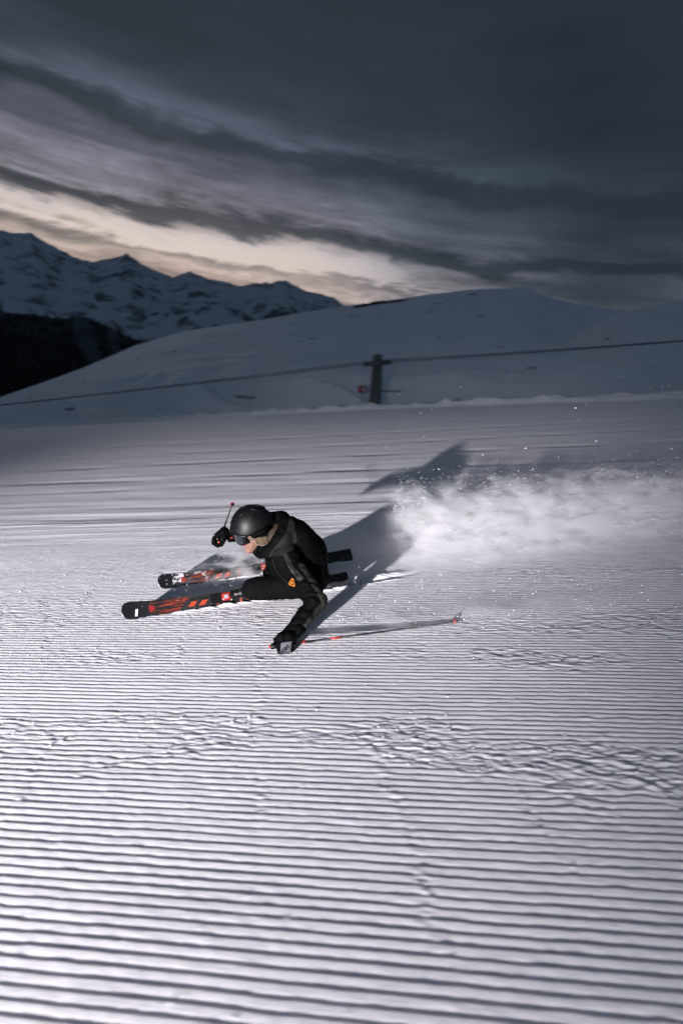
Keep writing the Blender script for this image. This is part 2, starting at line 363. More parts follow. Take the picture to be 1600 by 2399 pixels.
def rock_snow_mat(name, rock, snow, thr, scale, steep):
    m = mat_new(name, snow, .85, .1, drough=.5); nt = m.node_tree; b = nt.nodes['Principled BSDF']
    geo = nt.nodes.new('ShaderNodeNewGeometry'); sp = nt.nodes.new('ShaderNodeSeparateXYZ'); nt.links.new(geo.outputs['Normal'], sp.inputs[0])
    n = nt.nodes.new('ShaderNodeTexNoise'); n.inputs['Scale'].default_value = scale; n.inputs['Detail'].default_value = 7; n.inputs['Roughness'].default_value = .65
    nt.links.new(geo.outputs['Position'], n.inputs['Vector'])
    ma = nt.nodes.new('ShaderNodeMath'); ma.operation = 'MULTIPLY_ADD'; nt.links.new(sp.outputs[2], ma.inputs[0]); ma.inputs[1].default_value = steep; nt.links.new(n.outputs['Fac'], ma.inputs[2])
    r = nt.nodes.new('ShaderNodeValToRGB'); r.color_ramp.elements[0].position = thr; r.color_ramp.elements[1].position = thr + .10
    r.color_ramp.elements[0].color = (*rock, 1); r.color_ramp.elements[1].color = (*snow, 1)
    nt.links.new(ma.outputs[0], r.inputs[0]); nt.links.new(r.outputs[0], b.inputs['Base Color']); return m
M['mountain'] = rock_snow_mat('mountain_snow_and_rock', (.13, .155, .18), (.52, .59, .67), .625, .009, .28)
M['forest_floor'] = add_noise(mat_new('forest_floor', (.03, .04, .04), .9, .1), (.035, .045, .05), (.09, .11, .125), .02)
def mtn_disp(x, y, t):
    rid = 1 - np.abs(fbm2(x*.0013, y*.0013, 5, 301, .55))*2
    return (130*(rid-.55) + 60*fbm2(x*.004, y*.004, 5, 307, .6))*sstep(0, .25, t)*(1 - .88*sstep(.55, 1, t)) + 10*fbm2(x*.012, y*.012, 4, 311, .6)
mtn = Sheet('mountain_range', [(-1500, 640), (-700, 560), (-300, 520), (-60, 548), (0, 541), (40, 549), (72, 545), (100, 560), (140, 583), (180, 600), (215, 612), (245, 606), (275, 602), (297, 594), (315, 606), (340, 622), (375, 638), (405, 652), (425, 648), (448, 639), (470, 647), (500, 658), (560, 668), (600, 664), (640, 665), (672, 659), (690, 668), (715, 682), (750, 690), (785, 697), (815, 722), (900, 740), (1100, 770), (1700, 800), (2600, 780)],
     [(-1500, 900), (0, 900), (400, 850), (800, 790), (2600, 850)], 1500, 4200, -1.15, 1.1, 900, 170, mtn_disp, ridge_rough=.0035, seed=321, curve=.9)
mtn.build(M['mountain'], 'jagged snowy mountain range with dark rock along the skyline')
def wood_disp(x, y, t): return 10*fbm2(x*.008, y*.008, 3, 401)*sstep(0, .2, t)
wood = Sheet('wooded_slope', [(-1500, 640), (-600, 690), (-100, 722), (0, 735), (70, 742), (150, 752), (200, 748), (260, 765), (310, 792), (350, 800), (400, 812), (450, 850), (600, 900)],
     [(-1500, 1050), (0, 980), (600, 960)], 650, 1150, -1.1, azel(600, 900)[0], 200, 60, wood_disp)
wood.build(M['forest_floor'], 'dark forested slope in the valley at the left')

def conifer_forest():
    V, Fc = [], []; nb = 0
    for i in range(5200):
        px = RNG.uniform(-420, 440) if i % 4 else RNG.uniform(-120, 420); t = RNG.uniform(.03, 1.0)
        az = azel(px, 800)[0]; x, y, z = [float(np.ravel(c)[0]) for c in wood.pos(np.array([az]), np.array([t]))]
        if vnoise2(np.array([az*55 + .35*math.sin(t*9)]), np.array([t*1.3]), 411)[0] > .42 + .3*(px > 120): continue
        hgt = RNG.uniform(10, 22)*(1 - .45*t); r = hgt*RNG.uniform(.14, .20); a0 = RNG.uniform(0, 6.28)
        for lv, (zb, zt, rr) in enumerate(((.10, .55, 1.0), (.35, .78, .75), (.60, 1.0, .48))):
            for k in range(6):
                a = a0 + lv*.5 + k*math.pi/3; j = RNG.uniform(.75, 1.2)
                V.append((x + r*rr*j*math.cos(a), y + r*rr*j*math.sin(a), z + hgt*(zb + RNG.uniform(-.03, .03))))
            V.append((x, y, z + hgt*zt)); b = nb
            for k in range(6): Fc.append((b+k, b+(k+1) % 6, b+6))
            nb += 7
    o = mesh_obj('conifer_forest', V, np.array(Fc), M['conifer'], smooth=False)
    tag(o, 'dark conifer wood covering the valley slope at the left', 'forest', kind='stuff')
conifer_forest()

def rock(name, p, size, seed, mat, label, cat, group):
    bm = bmesh.new(); bmesh.ops.create_icosphere(bm, subdivisions=2, radius=1)
    for v in bm.verts:
        c = np.array(v.co); k = 1 + .35*float(vnoise(c[0]*1.6+seed, c[1]*1.6, c[2]*1.6, seed)) + .15*float(vnoise(c[0]*4+seed, c[1]*4, c[2]*4, seed+5))
        v.co = Vector((c[0]*size[0]*k, c[1]*size[1]*k, c[2]*size[2]*k))
    me = bpy.data.meshes.new(name); bm.to_mesh(me); bm.free(); me.materials.append(mat)
    o = bpy.data.objects.new(name, me); COL.objects.link(o); o.location = p; o.rotation_euler = (0, 0, -azel(0, 0)[0]*0)
    return tag(o, label, cat, group)
ROCKS = [(732, 794, 13, 3), (706, 800, 11, 2.5), (413, 823, 14, 2), (201, 896, 14, 2), (80, 926, 17, 3), (72, 933, 14, 2.5), (166, 958, 26, 4), (270, 953, 15, 2.5), (373, 958, 12, 1.6), (494, 916, 11, 2.5),
         (689, 760, 11, 1.5), (824, 742, 12, 1.5), (896, 738, 11, 1.5), (327, 840, 12, 2), (1030, 790, 14, 2), (1082, 788, 11, 1.5), (1027, 712, 11, 2.5), (1013, 722, 10, 2.5), (981, 737, 10, 2), (1122, 740, 20, 3), (1005, 731, 12, 2), (1050, 705, 12, 2), (1105, 690, 22, 2), (760, 745, 10, 1.5), (1060, 720, 8, 2)]
ROCK_LABELS = ['right rock of the darkest pair on the hillside left of the pylon head', 'left rock of the darkest pair on the hillside left of the pylon head', 'low dark rock on the hill just right of the dark wood', "low dark rock on the hill's left flank below the wood", "upper of two rocks at the cable's far left end", "lower of two rocks at the cable's far left end", 'long low rock at the hill foot, far left above the piste edge', 'small low rock at the hill foot, second from the far left', 'thin sliver of rock at the hill foot below the left cable', 'small rock under the cable, halfway from the left edge to the pylon', "tiny rock high on the hill under the mountains' right end", 'tiny rock on the skyline slope left of the dark rock rib', 'tiny rock below the right end of the dark skyline rib', "low rock near the hill's left skyline beside the wood", 'dark rock mid-slope right of the pylon, left of a pair', 'small dark rock mid-slope right of the pylon, right of a pair', "highest rock of the scattered group below the hill's left shoulder", "second rock down in the scattered group below the hill's left shoulder", "lowest rock of the scattered group below the hill's left shoulder", "broad low rock below the middle of the hill's flat top", "third rock down in the scattered group below the hill's left shoulder", 'rock on the crest at the left end of the flat hilltop', 'long thin rock along the crest of the flat hilltop', 'tiny rock near the skyline above the dark pair of rocks', "small rock at the right side of the group below the hill's shoulder"]
for i, (px, py, w, h) in enumerate(ROCKS):
    p = hill.find(px, py); d = float((p - CAM) @ FW); k = d / F_PX
    rock('rock', p, (w*k*.45, w*k*.35, h*k*.55), 500+i, M['rock'], ROCK_LABELS[i], 'rock', 'rocks on the hillside')
for i, (px, py, w, h, lab) in enumerate(((574, 932, 34, 9, 'wide brownish rock hump low on the hill left of the pylon'), (1171, 816, 14, 5, 'brown rock above the cable right of the pylon'), (1426, 794, 17, 4, 'brown rock just above the cable at the right'),
                                       (1248, 862, 20, 5, 'brown rock hump between the two long earth ridges'), (1102, 882, 48, 3, 'long thin brown earth ridge right of the pylon'), (1417, 881, 78, 3, 'longest thin brown earth ridge near the right edge'))):
    sh = side if px > 1380 else hill
    p = sh.find(px, py); d = float((p - CAM) @ FW); k = d / F_PX
    rock('rock', p, (w*k*.8, w*k*.3, h*k*.6), 560+i, M['brown_rock'], lab, 'rock', None)
# dark wooded notch on the skyline between range and hill
for i, (px, py, w, h) in enumerate(((850, 716, 24, 6), (895, 709, 26, 6), (935, 704, 26, 4))):
    p = hill.find(px, py + 2); d = float((p - CAM) @ FW); k = d / F_PX
    rock('rock', p, (w*k, w*k*.4, h*k), 590+i, M['rock'], ('left end', 'middle', 'right end')[i] + ' of the dark rock rib on the skyline', 'rock', None)

# ------------------------------------------------------------------ generic solids
def tube_mesh(pts, radii, seg=12, caps=True):
    """round tube through points with hemispherical-ish ends"""
    pts = [np.asarray(p, float) for p in pts]; V, Fc = [], []
    n_ = len(pts); prev = None
    for i, p in enumerate(pts):
        t = nrm(pts[min(i+1, n_-1)] - pts[max(i-1, 0)])
        a = prev if prev is not None else (np.array([0, 0, 1.]) if abs(t[2]) < .9 else np.array([1., 0, 0]))
        a = nrm(a - t*(a @ t)); b = np.cross(t, a); prev = a
        for k in range(seg):
            th = 2*math.pi*k/seg; V.append(p + radii[i]*(a*math.cos(th) + b*math.sin(th)))
    for i in range(n_-1):
        for k in range(seg):
            k2 = (k+1) % seg; Fc.append((i*seg+k, i*seg+k2, (i+1)*seg+k2, (i+1)*seg+k))
    if caps:
        Fc.append(tuple(range(seg))[::-1]); Fc.append(tuple(range((n_-1)*seg, n_*seg)))
    return V, Fc
def tube(name, pts, radii, mat, parent=None, seg=12, smooth=True):
    if isinstance(radii, (int, float)): radii = [radii]*len(pts)
    V, Fc = tube_mesh(pts, radii, seg); o = mesh_obj(name, V, Fc, mat, None, smooth)
    if parent: keep_world(o, parent)
    return o
def box_obj(name, c, ax, half, mat, parent=None, bevel=0.0):
    bm = bmesh.new(); bmesh.ops.create_cube(bm, size=2)
    A = [nrm(a) for a in ax]
    for v in bm.verts: v.co = Vector(tuple(np.asarray(c) + sum(A[i]*half[i]*v.co[i] for i in range(3))))
    if bevel: bmesh.ops.bevel(bm, geom=bm.edges[:], offset=bevel, segments=2, affect='EDGES', profile=.5)
    bmesh.ops.recalc_face_normals(bm, faces=bm.faces[:])
    me = bpy.data.meshes.new(name); bm.to_mesh(me); bm.free(); me.materials.append(mat)
    o = bpy.data.objects.new(name, me); COL.objects.link(o)
    if parent: keep_world(o, parent)
    return o

# ------------------------------------------------------------------ lift pylon, cables, snow gun
def lift():
    D = 66.0; k = D / F_PX
    base = at(876, 990, D); top = at(884, 842, D); ax = nrm(top - base)
    py = empty('lift_pylon', base, 'grey steel ski lift pylon with a dark sheave head behind the piste', 'pylon')
    tube('mast', [base, base + (top-base)*.5, top], [.80, .72, .62], M['dark_steel'], py, 16)
    cdir = nrm(np.array([1., .10, 0]) * 1.0 + np.array([0, 0, .075]))
    side_ = nrm(np.cross(cdir, [0, 0, 1.]))
    box_obj('head_frame', at(884, 836, D), (cdir, side_, np.cross(side_, cdir)), (.50, .5, .24), M['dark_steel'], py, .05)
    for s in (-1, 1):
        c = at(884, 852, D) + side_*s*.55
        box_obj('sheave_beam', c, (cdir, side_, np.cross(side_, cdir)), (1.75, .09, .18), M['dark_steel'], py, .03)
        for j in range(-3, 4):
            w = c + cdir*j*.42 + np.array([0, 0, .10])
            V, Fc = tube_mesh([w - side_*.07, w - side_*.05, w + side_*.05, w + side_*.07], [.17, .20, .20, .17], 14)
            o = mesh_obj('sheave_wheel', V, Fc, M['black_plastic']); keep_world(o, py)
    box_obj('cross_arm', at(884, 846, D), (side_, cdir, np.array([0, 0, 1.])), (.75, .14, .14), M['dark_steel'], py, .02)
    tube('service_bar', [at(884, 916, D), at(935, 917, D)], .07, M['dark_steel'], py, 8)
    for j in range(9):
        c = base + (top-base)*(.15 + .085*j) + np.array([.55, -.1, 0]); tube('ladder_rung', [c, c + np.array([.28, 0, 0])], .025, M['dark_steel'], py, 6)
    for s, lab in ((-1, 'upper thin haul cable running past the lift pylon'), (1, 'lower thin haul cable running past the lift pylon')):
        off = side_*s*.55; pts = []
        l = at(-500, 1002, D*1.25); m_ = at(884, 847 + 3*s, D) ; r = at(2100, 757, D*.82)
        for a, b in ((l, m_), (m_, r)):
            for i in range(17):
                t = i/16; p = a*(1-t) + b*t; pts.append(p + off*(1 if a is l and t > .5 or a is m_ and t < .5 else 1) - np.array([0, 0, 1.])*4*t*(1-t)*.22)
        tube('cable', pts, .042, M['black_plastic'], None, 6)
        tag(bpy.context.scene.objects[-1] if False else [o for o in COL.objects if o.name.startswith('cable')][-1], lab, 'cable', 'haul cables of the lift')
    # fan snow gun on a thin stand
    D2 = 64.0; g = at(852, 912, D2); ft = at(850, 985, D2)
    gun = empty('snow_gun', ft, 'small red and white snow gun drum on thin legs beside the pylon', 'snow gun')
    ax = nrm(np.array([.93, -.36, .03]))
    V, Fc = tube_mesh([g - ax*.62, g - ax*.60, g - ax*.12, g - ax*.1], [.30, .44, .50, .1], 20); o = mesh_obj('drum', V, Fc, M['red']); keep_world(o, gun)
    V, Fc = tube_mesh([g - ax*.09, g + ax*.30, g + ax*.34, g + ax*.26], [.51, .53, .50, .40], 20); o = mesh_obj('nozzle_ring', V, Fc, M['white_print']); keep_world(o, gun)
    for dx in (-.28, .28):
        tube('leg', [g + np.array([dx*.5, 0, -.3]), ft + np.array([dx*1.6, 0, 0])], .05, M['dark_steel'], gun, 8)
lift()

# ------------------------------------------------------------------ soft shapes: closed solids fused by a voxel remesh, relaxed, then creased
def cap_mesh(p0, p1, r0, r1, seg=18):
    p0, p1 = np.asarray(p0, float), np.asarray(p1, float); t = nrm(p1 - p0); pts, rad = [], []
    for k in range(6): a = -math.pi/2 + k*math.pi/12 + .02; pts.append(p0 + t*r0*math.sin(a)); rad.append(max(r0*math.cos(a), .0005))
    for k in range(6): a = k*math.pi/12 + (math.pi/12 if k else .02); a = min(a, math.pi/2 - .02); pts.append(p1 + t*r1*math.sin(a)); rad.append(max(r1*math.cos(a), .0005))
    V, Fc = [], []
    a = np.array([0, 0, 1.]) if abs(t[2]) < .9 else np.array([1., 0, 0]); a = nrm(a - t*(a@t)); b = np.cross(t, a)
    for p, r in zip(pts, rad):
        for k in range(seg): th = 2*math.pi*k/seg; V.append(p + r*(a*math.cos(th) + b*math.sin(th)))
    n_ = len(pts)
    for i in range(n_-1):
        for k in range(seg): k2 = (k+1) % seg; Fc.append((i*seg+k, i*seg+k2, (i+1)*seg+k2, (i+1)*seg+k))
    Fc.append(tuple(range(seg))[::-1]); Fc.append(tuple(range((n_-1)*seg, n_*seg))); return V, Fc
def ell_mesh(c, ax, rad, nu=20, nv=12):
    V, Fc = [], []; A = [nrm(a) for a in ax]
    for j in range(nv+1):
        th = .02 + (math.pi - .04)*j/nv
        for i in range(nu):
            ph = 2*math.pi*i/nu; V.append(np.asarray(c) + A[0]*rad[0]*math.sin(th)*math.cos(ph) + A[1]*rad[1]*math.sin(th)*math.sin(ph) + A[2]*rad[2]*math.cos(th))
    for j in range(nv):
        for i in range(nu): i2 = (i+1) % nu; Fc.append((j*nu+i, (j+1)*nu+i, (j+1)*nu+i2, j*nu+i2))
    Fc.append(tuple(range(nu))); Fc.append(tuple(range(nv*nu, (nv+1)*nu))[::-1]); return V, Fc
def blob(prims, voxel, relax=6):
    V, Fc = [], []
    for p in prims:
        v, f = cap_mesh(*p[1:]) if p[0] == 'c' else ell_mesh(*p[1:])
        b = len(V); V += v; Fc += [tuple(i+b for i in q) for q in f]
    me = bpy.data.meshes.new('tmp'); me.from_pydata([tuple(map(float, v)) for v in V], [], Fc); me.update()
    o = bpy.data.objects.new('tmp', me); COL.objects.link(o)
    md = o.modifiers.new('r', 'REMESH'); md.mode = 'VOXEL'; md.voxel_size = voxel
    ev = o.evaluated_get(bpy.context.evaluated_depsgraph_get()); m2 = ev.to_mesh()
    n_ = len(m2.vertices); co = np.empty(n_*3, np.float32); m2.vertices.foreach_get('co', co); co = co.reshape(-1, 3).astype(float)
    e = np.empty(len(m2.edges)*2, np.int32); m2.edges.foreach_get('vertices', e); e = e.reshape(-1, 2)
    faces = [tuple(p.vertices) for p in m2.polygons]
    ev.to_mesh_clear(); bpy.data.objects.remove(o); bpy.data.meshes.remove(me)
    deg = np.bincount(e.ravel(), minlength=n_).astype(float)[:, None]
    def lap(c):
        s = np.zeros_like(c)
        for k in range(3): s[:, k] = np.bincount(e[:, 0], c[e[:, 1], k], n_) + np.bincount(e[:, 1], c[e[:, 0], k], n_)
        return s/np.maximum(deg, 1)
    for _ in range(relax):
        co = co + .6*(lap(co) - co); co = co - .25*(lap(co) - co)
    return co, faces, e
def vnormals(co, faces):
    n_ = np.zeros_like(co)
    q = np.array([f if len(f) == 4 else f + (f[-1],) for f in faces])
    c = np.cross(co[q[:, 2]] - co[q[:, 0]], co[q[:, 3]] - co[q[:, 1]])
    for k in range(4): np.add.at(n_, q[:, k], c)
    return n_/np.maximum(np.linalg.norm(n_, axis=1)[:, None], 1e-12)
def crease(co, faces, bones, amp, freq=1.0, seed=0):
    """cloth folds: rings round each limb, sharper where the limb bends"""
    nn = vnormals(co, faces); best = np.full(len(co), 9.); T = np.zeros(len(co)); TH = np.zeros(len(co)); A = np.zeros(len(co)); off = np.zeros(len(co))
    for i, (p0, p1, w0, w1) in enumerate(bones):
        p0, p1 = np.asarray(p0), np.asarray(p1); d = p1-p0; ln = np.linalg.norm(d); t = np.clip(((co-p0)@d)/ln**2, 0, 1)
        r = co - p0 - t[:, None]*d; dist = np.linalg.norm(r, axis=1); up = nrm(np.cross(d, [.3, .5, .8])); vp = np.cross(d/ln, up)
        th = np.arctan2(r@vp, r@up); m = dist < best
        best[m] = dist[m]; T[m] = (t*ln)[m]; TH[m] = th[m]; A[m] = (w0 + (w1-w0)*t)[m]; off[m] = i*13.7
    x = T*freq/.030 + .55*np.sin(TH + off) + .35*np.sin(2*TH + 1 + off)
    f1 = vnoise(x + off, np.cos(TH)*1.1 + off, np.sin(TH)*1.1, seed)
    f2 = vnoise(x*2.1 + off, np.cos(TH)*2.0, np.sin(TH)*2.0 + off, seed+3)
    fold = (1 - np.abs(f1)*2)*.7 + f2*.4
    big = vnoise(co[:, 0]*9, co[:, 1]*9, co[:, 2]*9, seed+9)
    return co + nn*(amp*A*(fold) + amp*.5*big)[:, None]
def finish(name, co, faces, mats, parent, groups=None):
    o = mesh_obj(name, co, [tuple(map(int, f)) for f in faces], mats)
    if groups is not None: o.data.polygons.foreach_set('material_index', np.asarray(groups, np.int32))
    keep_world(o, parent); return o
def in_poly(P, poly):
    x, y = P[:, 0], P[:, 1]; r = np.zeros(len(P), bool); n_ = len(poly)
    for i in range(n_):
        (x0, y0), (x1, y1) = poly[i], poly[(i+1) % n_]
        c = ((y0 > y) != (y1 > y)) & (x < (x1-x0)*(y-y0)/((y1-y0) or 1e-9) + x0); r ^= c
    return r
def side_plane(P): P = np.asarray(P); return np.stack([P@RT, P@UP], -1)     # the jacket's side elevation
def text_mesh(name, s, size, mtx, mat, parent, bold=.0, extr=.0004, squash=1.0):
    cu = bpy.data.curves.new(name, 'FONT'); cu.body = s; cu.size = size; cu.extrude = extr; cu.align_x = 'CENTER'; cu.align_y = 'CENTER'; cu.offset = bold; cu.resolution_u = 3
    t = bpy.data.objects.new('tmp', cu); COL.objects.link(t)
    me = bpy.data.meshes.new_from_object(t.evaluated_get(bpy.context.evaluated_depsgraph_get())); bpy.data.objects.remove(t); bpy.data.curves.remove(cu)
    me.name = name; me.transform(Matrix.Diagonal((1, squash, 1, 1))); me.transform(mtx); me.materials.clear(); me.materials.append(mat)
    o = bpy.data.objects.new(name, me); COL.objects.link(o)
    if parent: o.parent = parent
    return o
def frame_m(o, x, y, z): 
    m = Matrix.Identity(4)
    for i in range(3): m[i][0], m[i][1], m[i][2], m[i][3] = x[i], y[i], z[i], o[i]
    return m
def emblem(name, mtx, size, mats, parent):
    """rounded triangular shield: rim, dark field, small inner mark"""
    def tri(r, rc, n_=6):
        out = []
        for k in range(3):
            a = math.pi/2 + k*2*math.pi/3; c = np.array([math.cos(a), math.sin(a)])*(r - rc)
            for j in range(n_): b = a - math.pi/3 + j/(n_-1)*2*math.pi/3; out.append(c + rc*np.array([math.cos(b), math.sin(b)]))
        return out
    obs = None
    for i, (r, rc, z, m) in enumerate(((1, .34, .0, mats[0]), (.70, .2, .06, mats[1]), (.42, .12, .12, mats[0]))):
        p = tri(r*size, rc*size); n_ = len(p); zz = z*size*.25
        V = [(q[0], q[1], zz + .0006) for q in p] + [(q[0], q[1], -.002) for q in p]
        Fc = [tuple(range(n_))] + [(k, k+n_, (k+1) % n_ + n_, (k+1) % n_) for k in range(n_)]
        o = mesh_obj(name if i == 0 else ('field' if i == 1 else 'mark'), V, Fc, m, None, False); o.data.transform(mtx)
        if i == 0: o.parent = parent; obs = o
        else: o.parent = parent
    return obs

# ------------------------------------------------------------------ skis
SKI_L = 1.66
def ski_width(x):               # x from -L/2 (tail) to L/2 (tip)
    u = x/(SKI_L/2)
    w = .092 + (.040*np.clip(u, 0, 1)**2.0 if u > 0 else .024*(-u)**2.0)
    e = SKI_L/2 - x
    if e < .075: w *= max(1 - (1 - e/.075)**2.6, .0)**.42
    e = SKI_L/2 + x
    if e < .02: w *= max(1 - (1 - e/.02)**2.4, .0)**.35*.25 + .75
    return max(w, .012)
def ski_z(x):
    u = x/(SKI_L/2); z = .034*u*u
    if u > .80: z += .040*((u-.80)/.20)**2
    if u < -.92: z += .006*((-u-.92)/.08)**2
    return z
def top_material(name, snowy):
    m = mat_new(name, (.01, .011, .012), .30, .45); nt = m.node_tree; b = nt.nodes['Principled BSDF']; N = nt.nodes.new; Lk = nt.links.new
    tc = N('ShaderNodeTexCoord'); sp = N('ShaderNodeSeparateXYZ'); Lk(tc.outputs['Object'], sp.inputs[0])
    mp = N('ShaderNodeMapping'); mp.inputs['Scale'].default_value = (5, 190, 1); Lk(tc.outputs['Object'], mp.inputs[0])
    n = N('ShaderNodeTexNoise'); n.inputs['Scale'].default_value = 1; n.inputs['Detail'].default_value = 3; Lk(mp.outputs[0], n.inputs['Vector'])
    def mth(op, a, b_, c=None):
        q = N('ShaderNodeMath'); q.operation = op
        for i, v in enumerate((a, b_, c)):
            if v is None: continue
            if isinstance(v, (int, float)): q.inputs[i].default_value = v
            else: Lk(v, q.inputs[i])
        return q.outputs[0]
    xs = mth('MULTIPLY_ADD', sp.outputs[1], -.9, sp.outputs[0])
    lim = mth('MULTIPLY', mth('GREATER_THAN', xs, .41), mth('LESS_THAN', sp.outputs[0], .645))
    thr = mth('GREATER_THAN', n.outputs['Fac'], mth('MULTIPLY_ADD', sp.outputs[0], .42, .345))
    r = N('ShaderNodeMix'); r.data_type = 'RGBA'; Lk(mth('MULTIPLY', lim, thr), r.inputs[0]); r.inputs[6].default_value = (.010, .011, .012, 1); r.inputs[7].default_value = (.26, .035, .014, 1)
    gry = N('ShaderNodeMix'); gry.data_type = 'RGBA'; Lk(mth('LESS_THAN', xs, .41), gry.inputs[0]); Lk(r.outputs[2], gry.inputs[6]); gry.inputs[7].default_value = (.020, .0205, .021, 1)
    last = gry.outputs[2]
    n2 = N('ShaderNodeTexNoise'); n2.inputs['Scale'].default_value = 13; n2.inputs['Detail'].default_value = 8; n2.inputs['Roughness'].default_value = .75; Lk(tc.outputs['Object'], n2.inputs['Vector'])
    if snowy:
        a = mth('MULTIPLY', mth('GREATER_THAN', sp.outputs[0], .40), mth('LESS_THAN', sp.outputs[0], .72)); lim2 = mth('SUBTRACT', .76, mth('MULTIPLY', a, .235))
    else: lim2 = .745
    r2 = N('ShaderNodeMix'); r2.data_type = 'RGBA'; Lk(mth('GREATER_THAN', n2.outputs['Fac'], lim2), r2.inputs[0]); Lk(last, r2.inputs[6]); r2.inputs[7].default_value = (.45, .44, .45, 1)
    Lk(r2.outputs[2], b.inputs['Base Color']); return m
def make_ski(label, tip, tail, edge, slide, top_mat, snowbar):
    e1, e2 = on_piste(*tip), on_piste(*tail); X = nrm(e1 - e2); mid = (e1 + e2)/2
    I = np.cross(PN, X); I = I if I @ np.array([0, -1, 0]) > 0 else -I; I = nrm(I)
    Z = nrm(PN*math.cos(edge) + I*math.sin(edge)); Y = np.cross(Z, X)
    O = mid - Y*.040 + Z*.0
    sk = bpy.data.objects.new('ski', None); COL.objects.link(sk); sk.matrix_world = frame_m(O, X, Y, Z); sk.empty_display_size = .1
    tag(sk, label, 'ski', 'pair of skis')
    xs = np.concatenate([np.linspace(-SKI_L/2, -SKI_L/2+.02, 6), np.linspace(-SKI_L/2+.05, SKI_L/2-.09, 44), SKI_L/2 - .075*(1-np.linspace(0, 1, 12)**.6)])
    V, Fc = [], []; n_ = 8
    for x in xs:
        w = ski_width(x)/2; z = ski_z(x); u = abs(x)/(SKI_L/2); th = .006 + .011*(1-u**2); iw = min(.006, w*.4)
        V += [(x, -w, z), (x, -w, z+.002), (x, -w+iw*.4, z+th*.8), (x, -w+iw, z+th), (x, w-iw, z+th), (x, w-iw*.4, z+th*.8), (x, w, z+.002), (x, w, z)]
    for i in range(len(xs)-1):
        for k in range(n_): k2 = (k+1) % n_; Fc.append((i*n_+k, i*n_+k2, (i+1)*n_+k2, (i+1)*n_+k)[::-1])
    Fc.append(tuple(range(n_))); Fc.append(tuple(range((len(xs)-1)*n_, len(xs)*n_))[::-1])
    body = mesh_obj('ski_body', V, Fc, [top_mat, M['black_plastic']], sk, False)
    # steel edges and tip protector
    for s in (-1, 1):
        pts = [(x, s*(ski_width(x)/2 + .0006), ski_z(x)+.0005) for x in xs[2:-4]]; Vv, Ff = tube_mesh(pts, [.0016]*len(pts), 5); mesh_obj('steel_edge', Vv, Ff, M['ski_edge'], sk)
    pts = [(x, -ski_width(x)/2, ski_z(x)+.003) for x in xs[-9:]] + [(x, ski_width(x)/2, ski_z(x)+.003) for x in xs[-9:][::-1]]
    Vv, Ff = tube_mesh(pts, [.0032]*len(pts), 6); mesh_obj('tip_guard', Vv, Ff, M['ski_edge'], sk)
    def zt(x): u = abs(x)/(SKI_L/2); return ski_z(x) + .006 + .011*(1-u**2)
    for x0 in (.345, .270):       # two slanted orange blocks
        pts = [(x0, .030), (x0+.042, .030), (x0+.012, -.006), (x0-.030, -.006)]
        V = [(x, y, zt(x)+.0012) for x, y in pts] + [(x, y, zt(x)-.002) for x, y in pts]
        mesh_obj('orange_block', V, [(0, 1, 2, 3), (0, 4, 5, 1), (1, 5, 6, 2), (2, 6, 7, 3), (3, 7, 4, 0)], M['red_orange'], sk, False)
    text_mesh('lettering', 'ROSSIGNOL', .040, Matrix.Translation((.30, -.021, zt(.30)+.0012)), M['black_print'], sk, .0006, squash=.85)
    emblem('tip_emblem', Matrix.Translation((.635, .002, zt(.635)+.002)) @ Matrix.Rotation(math.pi/2, 4, 'Z'), .026, (M['red'], M['black_print']), sk)
    if snowbar:
        pts = [(.733, .045), (.748, .045), (.742, -.004), (.727, -.004)]
        V = [(x, y, zt(x)+.0014) for x, y in pts] + [(x, y, zt(x)-.002) for x, y in pts]
        mesh_obj('snow_smear', V, [(0, 1, 2, 3), (0, 4, 5, 1), (1, 5, 6, 2), (2, 6, 7, 3), (3, 7, 4, 0)], M['fleck'], sk, False)
    # small orange mark in front of the binding
    text_mesh('model_mark', 'FORZA', .024, Matrix.Translation((.175, .012, zt(.175)+.0012)) @ Matrix.Rotation(math.pi/2, 4, 'Z'), M['red_orange'], sk, .0006)
    # binding: plate, toe piece, heel piece
    bx = slide
    def part(name, c, h, mat, bev=.006, par=None): 
        o = box_obj(name, c, np.eye(3), h, mat, None, bev); o.parent = par or sk; return o
    plate = part('binding_plate', (bx-.13, 0, .024), (.30, .034, .009), M['black_plastic'], .004)
    toe = part('toe_piece', (bx+.050, 0, .048), (.038, .030, .020), M['red'], .014)
    part('toe_cap', (bx+.054, .004, .068), (.016, .014, .005), M['white_print'], .004, toe); part('toe_wing', (bx+.006, .030, .058), (.018, .008, .010), M['metal'], .003, toe); part('toe_wing', (bx+.006, -.030, .058), (.018, .008, .010), M['metal'], .003, toe)
    heel = part('heel_piece', (bx-.375, 0, .058), (.050, .033, .032), M['black_plastic'], .012); part('heel_lever', (bx-.40, 0, .094), (.045, .018, .008), M['red'], .004, heel)
    return sk, (O, X, Y, Z)
EDGE = math.radians(56)
ski_near, FN = make_ski('nearer ski with orange blocks, fully clear of the powder at its tip', (296, 1449), (812, 1371), EDGE, .055, top_material('ski_top_clean', False), True)
ski_far, FF = make_ski('farther ski dusted with snow, its lower edge buried in powder', (374, 1379), (824, 1312), EDGE, -.10, top_material('ski_top_snowy', True), False)
def loc(Fr, x, y, z): return Fr[0] + Fr[1]*x + Fr[2]*y + Fr[3]*z

